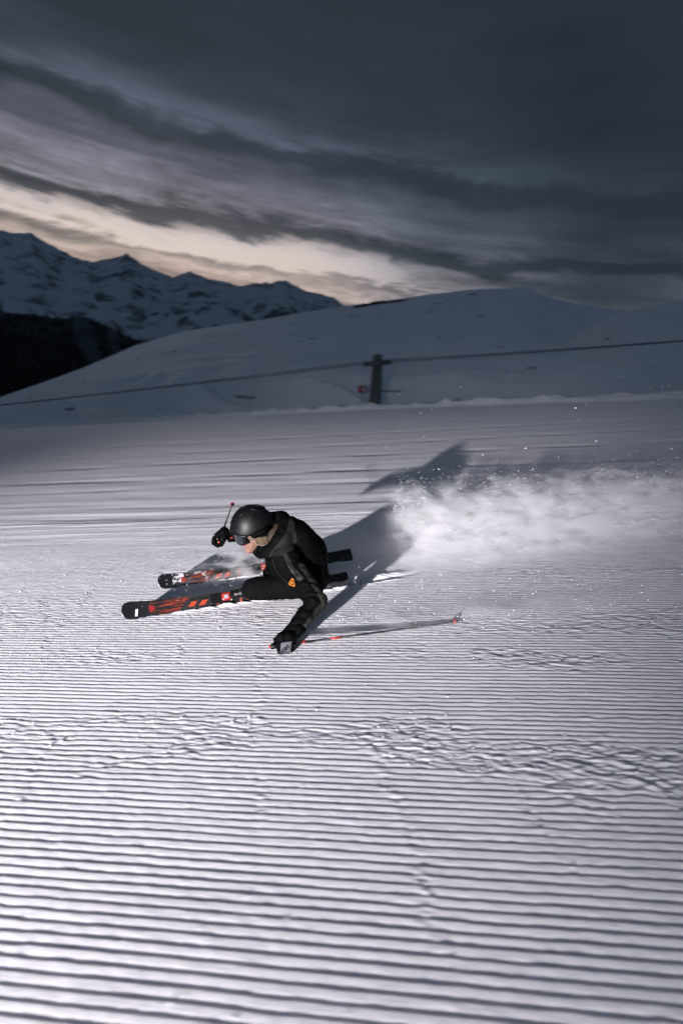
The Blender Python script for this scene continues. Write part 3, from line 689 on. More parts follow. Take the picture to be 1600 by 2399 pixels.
# ------------------------------------------------------------------ the skier
J = dict(hipL=at(722, 1370, 3.60), hipR=at(718, 1338, 3.82), handL=at(664, 1508, 3.16), elbL=at(741, 1409, 3.27), shL=at(672, 1310, 3.46), neck=at(652, 1258, 3.60),
         shR=at(650, 1245, 3.84), elbR=at(592, 1243, 4.10), handR=at(518, 1262, 4.02), wristR=at(534, 1252, 4.03), headC=at(598, 1248, 3.60))
ankL = loc(FN, -.145, 0, .125); ankR = loc(FF, -.30, 0, .125)
kneeL = at(594, 1380, 3.57); kneeR = (J['hipR'] + ankR)/2 + nrm(np.array([-.35, -.3, .25]))*.14
person = empty('person', tuple(on_piste(620, 1400)), 'skier in black jacket, helmet and goggles laid over in a deep carving turn', 'person')

HF = nrm(-.93*RT - .27*UP + .20*(-FW)); HU = -.27*RT + .90*UP + .30*(-FW); HU = nrm(HU - HF*(HU@HF)); HLt = np.cross(HU, HF)
def HP(f, l, u): return J['headC'] + HF*f + HLt*l + HU*u
HAX = (HF, HLt, HU)

def build_body():
    c = lambda a, b, r0, r1: ('c', a, b, r0, r1)
    P = [('e', HP(-.005, 0, .03), HAX, (.098, .076, .105)), ('e', HP(.045, 0, -.055), HAX, (.050, .055, .062)), c(HP(.00, 0, -.065), HP(.070, 0, -.104), .054, .028),
         c(HP(.098, 0, -.002), HP(.114, 0, -.028), .010, .013), ('e', HP(.092, 0, -.060), HAX, (.016, .024, .012)), ('e', HP(.080, 0, -.100), HAX, (.018, .022, .016)),
         ('e', HP(.070, .034, -.02), HAX, (.03, .03, .03)), ('e', HP(.070, -.034, -.02), HAX, (.03, .03, .03)), ('e', HP(-.012, .078, -.015), HAX, (.022, .010, .032)), ('e', HP(-.012, -.078, -.015), HAX, (.022, .010, .032)),
         c(HP(-.02, 0, -.06), J['neck'], .055, .06), c(J['neck'], (J['hipL']+J['hipR'])/2, .10, .11), c(J['shL'], J['shR'], .06, .06),
         c(J['shL'], J['elbL'], .045, .038), c(J['elbL'], J['handL'], .036, .026), c(J['shR'], J['elbR'], .045, .038), c(J['elbR'], J['wristR'], .036, .026),
         c(J['hipL'], kneeL, .07, .05), c(kneeL, ankL, .05, .035), c(J['hipR'], kneeR, .07, .05), c(kneeR, ankR, .05, .035), c(J['hipL'], J['hipR'], .09, .09)]
    co, fa, _ = blob(P, .0065, 3)
    cen = np.array([co[list(f)].mean(0) for f in fa]) - J['headC']; ff, uu, ll = cen@HF, cen@HU, cen@HLt
    lip = ((ff > .088) & (np.abs(uu + .062) < .010) & (np.abs(ll) < .028)); hairm = (ff < -.045) & (uu > -.06)
    g = np.where(lip, 1, np.where(hairm, 2, 0))
    b = finish('body', co, fa, [M['skin'], M['lip'], M['hair']], person, g)
build_body()

def build_helmet():
    def shell(off, name, mat, parent):
        V, Fc = [], []; na, nt_ = 64, 20
        for j in range(nt_+1):
            for i in range(na):
                ph = 2*math.pi*i/na; a = abs(math.degrees(math.atan2(math.sin(ph), math.cos(ph))))
                rim = np.interp(a, [0, 35, 65, 90, 120, 150, 180], [.060, .052, .026, .006, -.012, -.030, -.034])
                su = .034; cz = .166 + off; th_r = math.asin((rim - su)/cz); th = math.pi/2 + (th_r - math.pi/2)*j/nt_
                ca = math.cos(th)
                f = (.152+off)*ca*math.cos(ph) + .004; l = (.120+off)*ca*math.sin(ph); u = su + cz*math.sin(th)
                if f < 0: f *= 1.04
                if j > nt_-3 and a < 70: f += .006*(j-nt_+3)/3
                V.append(HP(f, l, u - (.012*max(0, -f)/.15 if th > .5 else 0)))
        for j in range(nt_):
            for i in range(na): i2 = (i+1) % na; Fc.append((j*na+i, (j+1)*na+i, (j+1)*na+i2, j*na+i2))
        o = mesh_obj(name, V, Fc, mat)
        s = o.modifiers.new('thick', 'SOLIDIFY'); s.thickness = .014; s.offset = -1
        bpy.context.view_layer.update(); keep_world(o, parent); return o
    h = shell(0, 'helmet', M['helmet'], person)
    def surf(f, l):
        k = max(0, 1 - (f/.152)**2 - (l/.120)**2); return HP(f, l, .034 + .166*math.sqrt(k)*.99)
    for l0, f0, f1 in ((.05, .085, .02), (.05, -.005, -.075), (.085, .03, -.035), (-.05, .085, .02), (0, .05, -.02), (0, -.05, -.11)):       # vents
        pts = [surf(f0 + (f1-f0)*t, l0 + .012*math.sin(t*3)) for t in np.linspace(0, 1, 7)]
        tube('vent', pts, [.002, .0055, .0065, .007, .0065, .005, .002], M['black_print'], h, 8)
    # rim trim
    pts = []
    for i in range(65):
        ph = 2*math.pi*i/64; a = abs(math.degrees(math.atan2(math.sin(ph), math.cos(ph))))
        rim = np.interp(a, [0, 35, 65, 90, 120, 150, 180], [.060, .052, .026, .006, -.012, -.030, -.034]); ca = math.cos(math.asin((rim-.034)/.166))
        f = .152*ca*math.cos(ph) + .004; f = f*1.04 if f < 0 else f + (.006 if a < 70 else 0)
        pts.append(HP(f, .120*ca*math.sin(ph), rim - .001 - .012*max(0, -f)/.15*0))
    tube('rim_trim', pts, .005, M['black_plastic'], h, 8)
    for s in (1, -1):
        co, fa, _ = blob([('e', HP(-.022, s*.083, -.034), HAX, (.036, .016, .046)), ('e', HP(-.050, s*.080, -.030), HAX, (.030, .016, .036))], .006, 3)
        finish('ear_pad', co, fa, [M['ear_pad']], h)
        co, fa, _ = blob([('c', HP(-.09, s*.082, -.02), HP(-.10, s*.07, -.075), .030, .028), ('c', HP(-.07, s*.085, -.005), HP(.035, s*.094, .004), .014, .012)], .006, 3)
        finish('ear_flap', co, fa, [M['black_fabric']], h)
    tube('chin_strap', [HP(.030, .099, .000), HP(.022, .103, -.028), HP(.012, .102, -.052), HP(-.02, .100, -.068), HP(-.055, .095, -.070)], .0045, M['cream'], h, 8)
    tube('chin_strap', [HP(.012, .102, -.052), HP(.035, .07, -.115), HP(.045, 0, -.135), HP(.035, -.07, -.115), HP(.012, -.102, -.052)], .004, M['black_plastic'], h, 8)
    emblem('front_badge', frame_m(HP(.160, .012, .085), HLt, HU, HF), .014, (M['cream'], M['black_print']), person).parent = None
    b = [o for o in COL.objects if o.name.startswith('front_badge')][-1]; keep_world(b, h)
    # stray field/mark pieces of the badge ride on the helmet too
    for o in list(COL.objects):
        if o.name.split('.')[0] in ('field', 'mark') and o.parent is person: o.parent = None; keep_world(o, h)
build_helmet()

def build_goggles():
    gg = bpy.data.objects.new('goggles', None); COL.objects.link(gg); gg.location = Vector(tuple(HP(.08, 0, .01))); keep_world(gg, person)
    def patch(R, hw, hh0, hh1, f0, name, mat, thick, nu=24, nv=10, tilt=.0):
        V, Fc = [], []
        for j in range(nv+1):
            for i in range(nu+1):
                a = (i/nu*2-1)*hw; v = j/nv; e = abs(i/nu*2-1)
                top = hh1*(1 - .22*e**3); bot = hh0*(1 - .25*e**4) * (1 - .38*max(0, 1 - (abs(i/nu*2-1)/.22))**1.0)
                u = -bot + (top+bot)*v; r = R - .035*(u/.05)**2*.25
                V.append(HP(f0 + r*math.cos(a)*.95 + tilt*u, r*1.02*math.sin(a), .008 + u))
        for j in range(nv):
            for i in range(nu): k = j*(nu+1)+i; Fc.append((k, k+1, k+nu+2, k+nu+1))
        o = mesh_obj(name, V, Fc, mat); s = o.modifiers.new('thick', 'SOLIDIFY'); s.thickness = thick; s.offset = -1
        keep_world(o, gg); return o
    patch(.103, 1.18, .053, .050, .038, 'frame', M['black_plastic'], .030)
    patch(.108, 1.00, .043, .040, .038, 'lens', M['lens'], .004)
    for s in (1, -1):
        tube('strap', [HP(.075, s*.098, .012), HP(.045, s*.112, .016), HP(.01, s*.124, .022), HP(-.04, s*.126, .030), HP(-.09, s*.105, .040)], [.012, .017, .018, .018, .018], M['black_fabric'], gg, 10)
    e = emblem('emblem', frame_m(HP(.040, .131, .012), -HF, -HU, HLt), .021, (M['cream'], M['black_print']), None)
    for o in list(COL.objects):
        if o.name.split('.')[0] in ('field', 'mark', 'emblem') and o.parent is None: keep_world(o, gg)
build_goggles()

def build_gaiter():
    co, fa, _ = blob([('c', HP(.010, .0, -.125), HP(-.04, .0, -.11), .048, .062), ('e', HP(-.015, .050, -.105), HAX, (.045, .032, .035)), ('e', HP(-.07, .03, -.08), HAX, (.045, .055, .05)),
                      ('c', HP(-.03, 0, -.11), J['neck'], .066, .078), ('c', HP(.0, 0, -.145), J['neck'], .045, .06)], .007, 4)
    co = crease(co, fa, [(HP(-.02, 0, -.08), J['neck'], 1, 1)], .005, 1.2, 5)
    finish('neck_gaiter', co, fa, [M['black_fabric']], person)
build_gaiter()

def build_jacket():
    c = lambda a, b, r0, r1: ('c', a, b, r0, r1)
    chest, belly, pelv = at(668, 1290, 3.64), at(676, 1322, 3.66), at(712, 1352, 3.70)
    wristL = J['handL'] + nrm(J['elbL'] - J['handL'])*.055
    P = [c(chest, belly, .155, .150), c(belly, pelv, .150, .150), c(at(692, 1258, 3.68), at(720, 1295, 3.72), .125, .145), c(at(720, 1295, 3.72), at(733, 1340, 3.70), .140, .112),
         c(at(733, 1340, 3.70), at(728, 1372, 3.64), .112, .095), c(at(700, 1335, 3.58), at(726, 1375, 3.55), .09, .085),
         c(J['shL'], J['shR'], .105, .105), c(at(700, 1268, 3.58), at(722, 1325, 3.58), .115, .115), c(at(690, 1300, 3.56), at(725, 1360, 3.56), .12, .105), c(J['shL'], J['elbL'], .088, .066), c(J['shL'], at(690, 1345, 3.45), .10, .085), c(J['elbL'], wristL, .064, .047),
         c(J['shR'], J['elbR'], .085, .066), c(J['elbR'], J['wristR'] + nrm(J['elbR']-J['wristR'])*.06, .062, .052),
         c(at(676, 1345, 3.62), at(640, 1340, 3.70), .10, .075),
         # hood bunched behind the neck and the high collar
         c(at(655, 1222, 3.66), at(672, 1250, 3.60), .075, .085), c(at(660, 1235, 3.80), at(680, 1240, 3.72), .08, .09), c(at(640, 1215, 3.66), at(662, 1228, 3.66), .05, .07),
         c(at(632, 1296, 3.50), at(660, 1268, 3.47), .052, .062), c(at(660, 1268, 3.47), at(676, 1235, 3.55), .062, .065), c(at(634, 1299, 3.52), at(630, 1294, 3.64), .046, .046)]
    co, fa, _ = blob(P, .0085, 7)
    bones = [(J['shL'], J['elbL'], .9, 1.5), (J['elbL'], wristL, 1.5, 1.1), (J['shR'], J['elbR'], .8, 1.2), (J['elbR'], J['wristR'], 1.2, 1.0), (at(690, 1262, 3.66), pelv, .55, .8), (at(626, 1294, 3.55), at(672, 1235, 3.60), 1.3, 1.1)]
    co = crease(co, fa, bones, .0068, .75, 3)
    cen = np.array([co[list(f)].mean(0) for f in fa]); sp = side_plane(cen)
    S = lambda pts, d: [tuple(side_plane(at(px, py, d))) for px, py in pts]
    nn = vnormals(co, fa); nf = np.array([nn[f[0]] for f in fa]); vis = nf @ (-FW) > -.05
    yoke = in_poly(sp, S([(680, 1212), (690, 1222), (692, 1240), (698, 1263), (690, 1285), (668, 1296), (632, 1304), (640, 1288), (655, 1272), (672, 1250), (677, 1232)], 3.52)) & vis
    st = in_poly(sp, S([(664, 1298), (672, 1296), (692, 1330), (715, 1348), (705, 1358), (682, 1335)], 3.40)) & vis
    fo = nrm(J['handL'] - J['elbL']); rel = cen - J['elbL']; tt = rel@fo; rad = rel - tt[:, None]*fo; rn = rad/np.maximum(np.linalg.norm(rad, axis=1)[:, None], 1e-9)
    outd = nrm(RT*.92 + UP*(-.25) + (-FW)*.55); outd = nrm(outd - fo*(outd@fo))
    dl = np.linalg.norm(rad, axis=1) < .12
    st |= (rn@outd > .88) & (tt > -.03) & dl & (tt < .40)
    uo = nrm(J['elbL'] - J['shL']); rel = cen - J['shL']; t2 = rel@uo; rad2 = rel - t2[:, None]*uo; rn2 = rad2/np.maximum(np.linalg.norm(rad2, axis=1)[:, None], 1e-9)
    od2 = nrm(RT*.65 + UP*.35 + (-FW)*.62); od2 = nrm(od2 - uo*(od2@uo)); st |= (rn2@od2 > .93) & (t2 > .12) & (tt < 0.02) & (np.linalg.norm(rad2, axis=1) < .13) & vis
    g = np.where(st, 2, np.where(yoke, 1, 0))
    jk = finish('jacket', co, fa, [M['black_fabric'], M['grey_fabric'], M['stripe_fabric']], person, g)
    from mathutils.bvhtree import BVHTree
    bv = BVHTree.FromPolygons([tuple(v) for v in co], [tuple(map(int, f)) for f in fa])
    def onto(px, py, up_img=(0, 1), lift=.004):
        o_ = Vector(tuple(CAM)); d = Vector(tuple(nrm(at(px, py, 1.) - CAM))); hit, nrm_, _, _ = bv.ray_cast(o_, d)
        z = nrm(.65*np.array(nrm_) + .35*(-FW)); u = RT*up_img[0] + UP*up_img[1]; u = nrm(u - z*(u@z)); return np.array(hit) + z*lift, np.cross(u, z), u, z
    def put(px, py, size, up_img, mats):
        h, x, u, z = onto(px, py, up_img, .010); emblem('emblem', frame_m(h, x, u, z), size, mats, None)
        for o in list(COL.objects):
            if o.name.split('.')[0] in ('field', 'mark', 'emblem') and o.parent is None: keep_world(o, jk)
    put(687, 1365, .030, (.25, 1), (M['orange'], M['black_print']))
    # pocket zip, sleeve seam and the orange zip pull on the chest
    def seam(name, pts, r, mat):
        P_ = []
        for a, b in zip(pts[:-1], pts[1:]):
            for t in np.linspace(0, 1, 8)[:-1]: P_.append(onto(a[0]+(b[0]-a[0])*t, a[1]+(b[1]-a[1])*t, lift=.0015)[0])
        P_ = np.array(P_); P_[1:-1] = (P_[:-2] + P_[1:-1]*2 + P_[2:])/4; tube(name, list(P_), r, mat, jk, 6)
    seam('seam', [(636, 1304), (664, 1297), (676, 1318), (690, 1338), (700, 1352)], .0028, M['black_print'])
    seam('seam', [(639, 1306), (641, 1322), (650, 1342), (672, 1364), (688, 1388)], .0028, M['grey_fabric'])
    h, x, u, z = onto(622, 1330, (.4, 1), .006); box_obj('zip_pull', h, (x, u, z), (.003, .014, .002), M['red_orange'], jk, .001)
build_jacket()

def build_trousers():
    c = lambda a, b, r0, r1: ('c', a, b, r0, r1)
    sL = kneeL + (ankL - kneeL)*.62; sR = kneeR + (ankR - kneeR)*.72
    P = [c(J['hipL'], kneeL, .098, .078), c(kneeL, sL, .078, .070), c(J['hipR'], kneeR, .10, .078), c(kneeR, sR, .076, .068), c(J['hipL'], J['hipR'], .115, .115), c((J['hipL']+J['hipR'])/2, at(735, 1352, 3.72), .12, .11),
         ('e', at(604, 1378, 3.575), (RT, UP, FW), (.072, .080, .07)), c(at(690, 1368, 3.62), at(650, 1372, 3.60), .095, .086)]
    co, fa, _ = blob(P, .0085, 6)
    co = crease(co, fa, [(J['hipL'], kneeL, 1.3, .35), (kneeL, sL, 1.0, 1.2), (J['hipR'], kneeR, 1, 1), (kneeR, sR, 1, 1)], .0055, .7, 17)
    finish('trousers', co, fa, [M['trousers']], person)
build_trousers()

def build_boot(Fr, bx, knee, ank):
    L_ = lambda x, y, z: loc(Fr, x+bx, y, z)
    bt = bpy.data.objects.new('ski_boot', None); COL.objects.link(bt); bt.location = Vector(tuple(L_(-.14, 0, .04))); keep_world(bt, person)
    ax = (Fr[1], Fr[2], Fr[3]); cu = nrm(knee - ank); cf = Fr[1]
    co, fa, _ = blob([('c', L_(-.02, 0, .082), L_(-.11, 0, .090), .040, .050), ('e', L_(-.01, 0, .074), ax, (.042, .046, .032)), ('c', L_(-.12, 0, .095), L_(-.24, 0, .090), .052, .048), ('c', L_(-.10, 0, .11), ank, .050, .060),
                      ('e', L_(-.13, 0, .058), ax, (.155, .040, .022))], .006, 4)
    finish('shell', co, fa, [M['black_plastic']], bt)
    co, fa, _ = blob([('c', ank + cu*.02, ank + cu*.17, .066, .068), ('c', ank + cu*.06 + cf*.015, ank + cu*.15 + cf*.02, .055, .055)], .006, 4)
    finish('cuff', co, fa, [M['black_plastic']], bt)
    for k, (x, z) in enumerate(((-.045, .125), (-.095, .155))):
        b = L_(x, .030, z-.012); box_obj('buckle', b, (Fr[1], nrm(Fr[2]+Fr[3]), nrm(Fr[3]-Fr[2])), (.007, .024, .004), M['metal'], bt, .002)
        box_obj('buckle_lever', L_(x, .046, z-.036), (Fr[1], nrm(Fr[2]*.8+Fr[3]*-.5), nrm(Fr[3]+Fr[2])), (.008, .016, .004), M['red_orange'], bt, .002)
    side_v = nrm(np.cross(cu, cf)); 
    for k in range(2):
        h = ank + cu*(.05 + .07*k) + cf*.062; box_obj('buckle', h, (side_v, cu, nrm(cf)), (.028, .007, .005), M['metal'], bt, .002)
    h = loc(Fr, bx-.02, .008, .118); emblem('emblem', frame_m(h, Fr[1], Fr[2], Fr[3]), .013, (M['red_orange'], M['black_print']), None)
    for o in list(COL.objects):
        if o.name.split('.')[0] in ('field', 'mark', 'emblem') and o.parent is None: keep_world(o, bt)
    # sole lugs at toe and heel
    box_obj('sole', L_(-.13, 0, .040), ax, (.155, .033, .010), M['black_plastic'], bt, .004)
build_boot(FN, .055, kneeL, ankL); build_boot(FF, -.10, kneeR, ankR)

# ------------------------------------------------------------------ ski poles and the gloves closed round their grips
def make_pole(label, grip_top, tip, basket_mat, stripes):
    g, t = np.asarray(grip_top, float), np.asarray(tip, float); ax = nrm(t - g); ln = np.linalg.norm(t - g)
    po = empty('ski_pole', tuple(t), label, 'ski pole', 'pair of ski poles')
    tube('grip', [g, g + ax*.008, g + ax*.03, g + ax*.08, g + ax*.125, g + ax*.135], [.012, .018, .0155, .0145, .016, .011], M['black_plastic'], po, 12)
    tube('grip_cap', [g - ax*.010, g - ax*.007, g + ax*.004], [.006, .009, .010], M['red_orange'], po, 4)
    sh = tube('shaft', [g + ax*.13, g + ax*(ln*.6), t - ax*.03], [.0072, .0062, .0045], M['black_plastic'], po, 10)
    tube('tip', [t - ax*.03, t], [.005, .002], M['metal'], po, 8)
    for a, b, m in stripes: tube('stripe', [g + ax*a, g + ax*b], .0078, m, po, 10)
    bc = t - ax*.065
    tube('basket', [bc - ax*.012, bc - ax*.004, bc + ax*.004, bc + ax*.010], [.009, .018, .021, .017], basket_mat, po, 18); tube('basket_hub', [bc - ax*.03, bc - ax*.01], [.009, .014], M['black_plastic'], po, 10)
    tube('strap', [g + ax*.012, g + ax*.03 + UP*.03 - RT*.005, g + ax*.09 + UP*.035, g + ax*.10 + UP*.01], .005, M['black_fabric'], po, 6)
    return po, g, ax
def make_glove(O, g, m, wrist, fore, panel, letter_col, palm_mat):
    """fist round the grip axis g (towards the grip's top) through O; m = towards the knuckles, b = back of the hand"""
    g = nrm(g); m = nrm(m - g*(m@g)); b = np.cross(g, m)
    if b @ (-FW) + .6*(b @ (-RT)) < 0: b = -b
    K = lambda s, mm, bb: O + g*s + m*mm + b*bb
    P = [('e', K(0, -.025, .034), (g, m, b), (.050, .052, .024)), ('c', K(-.02, -.06, .024), wrist, .036, .040), ('c', K(.02, -.06, .024), wrist, .036, .040)]
    for i, (s, ln) in enumerate(((.036, .95), (.013, 1.05), (-.010, 1.0), (-.032, .86))):
        k0, k1, k2, k3 = K(s, .020, .038), K(s, .050*ln, .012), K(s, .040*ln, -.026), K(s, .002, -.036)
        P += [('c', k0, k1, .0155, .0145), ('c', k1, k2, .0145, .0135), ('c', k2, k3, .0135, .012)]
    P += [('c', K(.030, -.055, .010), K(.050, -.032, -.018), .019, .017), ('c', K(.050, -.032, -.018), K(.050, .008, -.036), .016, .0135)]
    gl_co, gl_fa, _ = blob(P, .0045, 3)
    gl = finish('glove', gl_co, gl_fa, [palm_mat], person)
    w2 = wrist + fore*.055
    V, Fc = tube_mesh([wrist - fore*.03, wrist, wrist + fore*.03, w2, w2 - fore*.004], [.040, .046, .051, .054, .044], 18); o = mesh_obj('gauntlet', V, Fc, palm_mat); keep_world(o, gl)
    o = tube('cuff_tab', [wrist + g*.048, wrist + g*.048 + fore*.02], .006, M['red'], gl, 8)
    # back-of-hand panel, curved over the knuckles, with the lettering
    from mathutils.bvhtree import BVHTree
    bv = BVHTree.FromPolygons([tuple(v) for v in gl_co], [tuple(map(int, f)) for f in gl_fa])
    def drop(s, mm, lift):
        a = math.radians(35 + mm*1.0); 
        o_ = K(s, mm, .12); h, n_, _, _ = bv.ray_cast(Vector(tuple(o_)), Vector(tuple(-b)))
        return (np.array(h) if h is not None else K(s, mm, .05)) + b*lift
    if panel:
        V, Fc = [], []; nu, nv = 10, 8
        for j in range(nv+1):
            for i in range(nu+1): V.append(drop(-.036 + .062*i/nu + .010*j/nv, -.050 + .070*j/nv, .003))
        for j in range(nv):
            for i in range(nu): k = j*(nu+1)+i; Fc.append((k, k+1, k+nu+2, k+nu+1))
        pn = mesh_obj('back_panel', V, Fc, panel); s_ = pn.modifiers.new('t', 'SOLIDIFY'); s_.thickness = .003; s_.offset = 1; keep_world(pn, gl)
    tx = text_mesh('lettering', 'SIGN', .034, Matrix.Identity(4), letter_col, None, .0012)
    for v in tx.data.vertices:
        x, y, z = v.co; rx, ry = (-(x - y)*.707, -(x + y)*.707) if panel else (x, y); v.co = Vector(tuple(drop(rx + (.012 if panel else 0), ry + (.000 if panel else .012), .0075 + z)))
    keep_world(tx, gl); return gl
tipL = on_piste(1086, 1454, .006); gtL = at(634, 1515, 3.145)
poleL, gL, axL = make_pole('ski pole trailing over the snow from the lower hand, basket in the powder', gtL, tipL, M['red'], ((.19, .21, M['red']), (.36, .43, M['red']), (.24, .26, M['grey_fabric'])))
OL = gL + axL*.085; wl = OL + nrm(J['elbL'] - OL)*.085
make_glove(OL, -axL, -UP*.9 + FW*.25, wl, nrm(J['elbL'] - OL), M['glove_panel'], M['black_print'], M['black_fabric'])
tipR = at(546, 1178, 5.22); gtR = at(513, 1270, 3.95)
poleR, gR, axR = make_pole('ski pole in the raised far hand, red basket showing beside the helmet', gtR, tipR, M['red'], ())
OR = gR + axR*.075; fr = nrm(J['elbR'] - OR); wr = OR + fr*.085
make_glove(OR, -axR, -RT*.8 - UP*.65, wr, fr, None, M['white_print'], M['black_fabric'])

# ------------------------------------------------------------------ airborne snow: powder clouds (volumes) and loose flecks
def spray_material(name, dens, line, width, top, top_var, x_in, x_out, nscale, step, floor=.35, seed=0.0, contrast=(.38, .62), hsoft=.10, decay=0.0):
    """powder hugging a track on the piste: line = (y0, slope) of the track, width across, top = height of the cloud"""
    m = bpy.data.materials.new(name); m.use_nodes = True; nt = m.node_tree; nt.nodes.clear(); N = nt.nodes.new; Lk = nt.links.new
    def mth(op, a, b=None, c=None, clamp=False):
        q = N('ShaderNodeMath'); q.operation = op; q.use_clamp = clamp
        for i, v in enumerate((a, b, c)):
            if v is None: continue
            if isinstance(v, (int, float)): q.inputs[i].default_value = v
            else: Lk(v, q.inputs[i])
        return q.outputs[0]
    def smooth(v, a, b):
        r = N('ShaderNodeMapRange'); r.interpolation_type = 'SMOOTHSTEP'; Lk(v, r.inputs[0]); r.inputs[1].default_value = a; r.inputs[2].default_value = b; r.inputs[3].default_value = 0; r.inputs[4].default_value = 1
        return r.outputs[0]
    def noise(sc, det, rough, off, zs=1.0):
        mp = N('ShaderNodeMapping'); mp.inputs['Scale'].default_value = (sc*.62, sc, sc*1.2*zs); mp.inputs['Location'].default_value = (off, off*.37, -off*.61); Lk(tc.outputs['Object'], mp.inputs[0])
        n = N('ShaderNodeTexNoise'); n.inputs['Scale'].default_value = 1; n.inputs['Detail'].default_value = det; n.inputs['Roughness'].default_value = rough; Lk(mp.outputs[0], n.inputs['Vector']); return n.outputs['Fac']
    tc = N('ShaderNodeTexCoord'); sp = N('ShaderNodeSeparateXYZ'); Lk(tc.outputs['Object'], sp.inputs[0]); x, y, z = sp.outputs
    h = mth('MULTIPLY_ADD', x, -SX, z)
    d = mth('ABSOLUTE', mth('SUBTRACT', y, mth('MULTIPLY_ADD', x, line[1], line[0])))
    n_low = noise(nscale*.55, 2, .5, 3.3 + seed); n_hi = noise(nscale, 8, .70, 8.8 + seed)
    tp = mth('MULTIPLY_ADD', mth('SUBTRACT', mth('MULTIPLY_ADD', n_hi, .5, mth('MULTIPLY', n_low, .5)), .5), top_var, top)
    hf = smooth(mth('SUBTRACT', tp, h), 0.0, hsoft)
    ac = mth('SUBTRACT', 1.0, smooth(mth('MULTIPLY_ADD', mth('SUBTRACT', n_low, .5), -width*.8, d), 0.0, width))
    body = mth('MULTIPLY', hf, ac)
    tex = mth('MULTIPLY_ADD', smooth(n_hi, *contrast), 1-floor, floor)
    body = mth('MULTIPLY', body, tex)
    body = mth('MULTIPLY', body, mth('MULTIPLY', smooth(x, *x_in), mth('SUBTRACT', 1.0, smooth(x, *x_out))))
    if decay: body = mth('MULTIPLY', body, mth('POWER', 2.718, mth('MULTIPLY', mth('MAXIMUM', mth('SUBTRACT', x, x_in[1]), 0.0), -decay)))
    pv = N('ShaderNodeVolumePrincipled'); pv.inputs['Color'].default_value = (.993, .992, .995, 1); pv.inputs['Anisotropy'].default_value = -0.25
    Lk(mth('MULTIPLY', body, dens), pv.inputs['Density'])
    out = N('ShaderNodeOutputMaterial'); Lk(pv.outputs[0], out.inputs['Volume'])
    m.cycles.volume_step_rate = step
    return m
def spray_box(name, x0, x1, yf, yb, h, mat, label):
    """closed hull: yf / yb = near and far side as (y at x0, y at x1)"""
    V = []
    for hh in (.004, h):
        for x, a, b in ((x0, yf[0], yb[0]), (x1, yf[1], yb[1])): V += [(x, a, SX*x + hh), (x, b, SX*x + hh)]
    Fc = [(0, 1, 3, 2), (4, 6, 7, 5), (0, 2, 6, 4), (1, 5, 7, 3), (0, 4, 5, 1), (2, 3, 7, 6)]
    o = mesh_obj(name, V, Fc, mat, None, False); bm = bmesh.new(); bm.from_mesh(o.data); bmesh.ops.recalc_face_normals(bm, faces=bm.faces[:]); bm.to_mesh(o.data); bm.free()
    return tag(o, label, 'snow spray', kind='stuff')
spray_box('snow_spray', -.15, 7.5, (3.95, 4.5), (5.9, 7.4), .95,
    spray_material('powder_wall', 5.0, (4.85, .15), 1.0, .50, .95, (.25, 1.0), (3.0, 7.2), 7.5, .085, .04, 0.0, (.45, .61), .13, .40), 'wall of powder snow thrown up behind the skis')
spray_box('snow_spray', -.35, 3.6, (2.75, 2.75), (3.55, 4.0), .22,
    spray_material('powder_low', 2.6, (3.14, .10), .30, .060, .14, (-.3, .10), (.9, 2.2), 7, .08, .25, 5.0, (.38, .62), .05), 'thin powder drifting low over the ridges beside the trailing pole')
spray_box('snow_spray', -1.55, .30, (3.55, 3.95), (4.95, 5.1), .34,
    spray_material('powder_skis', 8.0, (4.76, .28), .46, .110, .40, (-1.40, -.95), (-.75, -.35), 9, .085, .04, 9.0, (.43, .58), .06), 'puffs of powder boiling up round the skis')

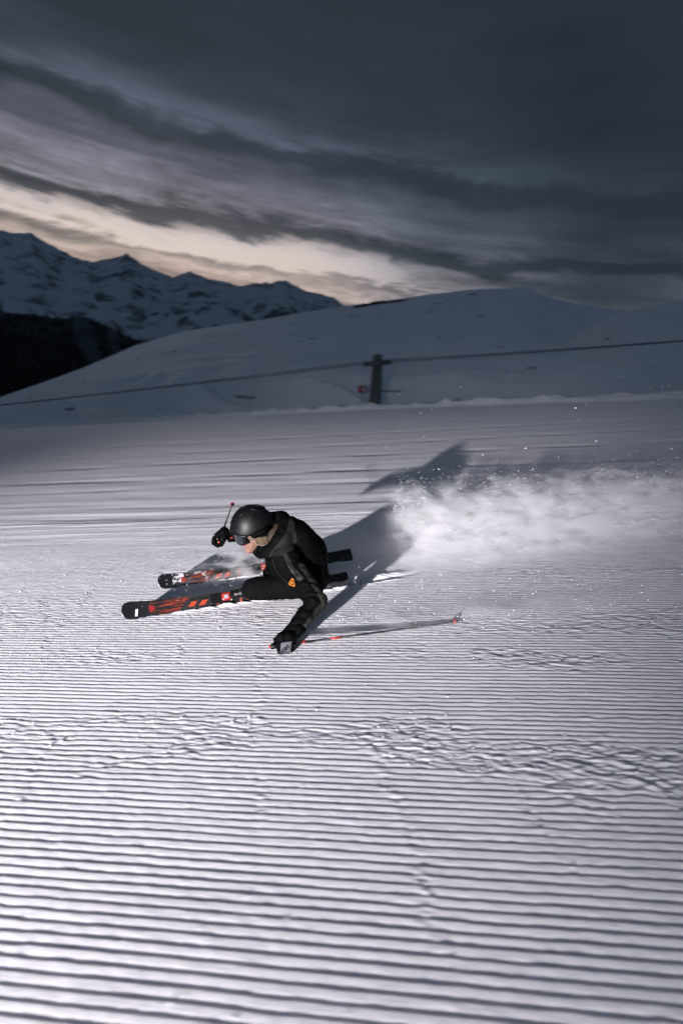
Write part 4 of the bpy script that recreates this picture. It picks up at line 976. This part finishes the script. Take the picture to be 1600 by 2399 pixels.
def flecks():
    V, Fc = [], []; nb = 0
    def add(p, s):
        nonlocal nb
        R_ = RNG.normal(size=(3, 3)); q, _ = np.linalg.qr(R_)
        for k, a in enumerate((1, -1)):
            for j in range(3): V.append(p + q[j]*a*s*(1.0 if j else 1.7)*RNG.uniform(.6, 1.2))
        for f in ((0, 1, 2), (0, 2, 4), (0, 4, 5), (0, 5, 1), (3, 2, 1), (3, 4, 2), (3, 5, 4), (3, 1, 5)): Fc.append(tuple(nb+i for i in f))
        nb += 6
    n_ = 46000; xs = .5 + 5.6*RNG.beta(1.0, 2.0, n_); hs = np.abs(RNG.normal(.26, .17, n_)) + .01; ys = 4.85 + .15*xs + RNG.normal(0, .38, n_)
    keep = fbm2(xs*4.0 + hs*2.5, hs*7 + ys*3, 4, 901) > RNG.uniform(-.35, .45, n_)
    for x, y, h in zip(xs[keep], ys[keep], hs[keep]): add(np.array([x, y, SX*x + h]), RNG.choice([.0016, .0024, .0036, .006], p=[.46, .38, .14, .02]))
    for i in range(260):
        x = RNG.uniform(-.1, 2.2); y = 3.2 + RNG.normal(0, .25); h = abs(RNG.normal(0, .14)) + .01
        add(np.array([x, y, SX*x + h]), RNG.choice([.0018, .0028, .0045], p=[.5, .35, .15]))
    for i in range(320):
        x = RNG.uniform(-1.5, .2); y = 4.15 + .28*(x+.5) + RNG.normal(0, .28); h = abs(RNG.normal(0, .13)) + .01
        add(np.array([x, y, SX*x + h]), RNG.choice([.0016, .0026, .004], p=[.5, .35, .15]))
    for i in range(160):
        x = RNG.uniform(.3, 9); y = RNG.uniform(5, 9); h = RNG.uniform(.2, 1.5)
        add(np.array([x, y, SX*x + h]), RNG.choice([.003, .005, .008]))
    o = mesh_obj('snow_flecks', V, np.array(Fc), M['fleck'], None, False)
    tag(o, 'loose snow flecks flying in the air round the skier', 'snow flecks', kind='stuff')
flecks()

def crumbs():
    """loose snow crumbs lying on the piste, thickest where the ridges are broken"""
    bm = bmesh.new(); bmesh.ops.create_icosphere(bm, subdivisions=1, radius=1); bv = np.array([v.co[:] for v in bm.verts]); bf = np.array([[v.index for v in f.verts] for f in bm.faces]); bm.free()
    n_ = 9000; q = .7 + 4.6*RNG.beta(1.1, 1.6, n_); s = RNG.uniform(-1, 1, n_)*(1.2 + .72*q)
    wgt = .16 + .9*band(s, q, [(0, 1668), (700, 1705), (1000, 1715), (1600, 1738)], [(0, 1800), (450, 1752), (700, 1738), (1150, 1820), (1600, 1985)], .08) + .5*band(s, q, [(0, 1380), (700, 1415), (1600, 1430)], [(0, 1470), (1000, 1490), (1600, 1500)], .08)
    k = RNG.uniform(0, 1, n_) < wgt*sstep(-.5, .5, fbm2(s*2.5, q*4, 3, 955)); q, s = q[k], s[k]
    z = piste_relief(q, s); V = []; Fc = []
    for i in range(len(q)):
        r = RNG.choice([.002, .003, .0045, .0065], p=[.45, .37, .15, .03]); c = np.array([q[i]*QD[0] + s[i]*SD[0], q[i]*QD[1] + s[i]*SD[1], 0]); c[2] = z[i] + SX*c[0] + r*.25
        V.append(bv*RNG.uniform(.6, 1.25, (len(bv), 1))*r*np.array([1.2, 1, .75]) + c); Fc.append(bf + i*len(bv))
    o = mesh_obj('snow_crumbs', np.concatenate(V), np.concatenate(Fc), M['snow'], None, False)
    tag(o, 'loose snow crumbs scattered over the corduroy ridges', 'snow crumbs', kind='stuff')
crumbs()
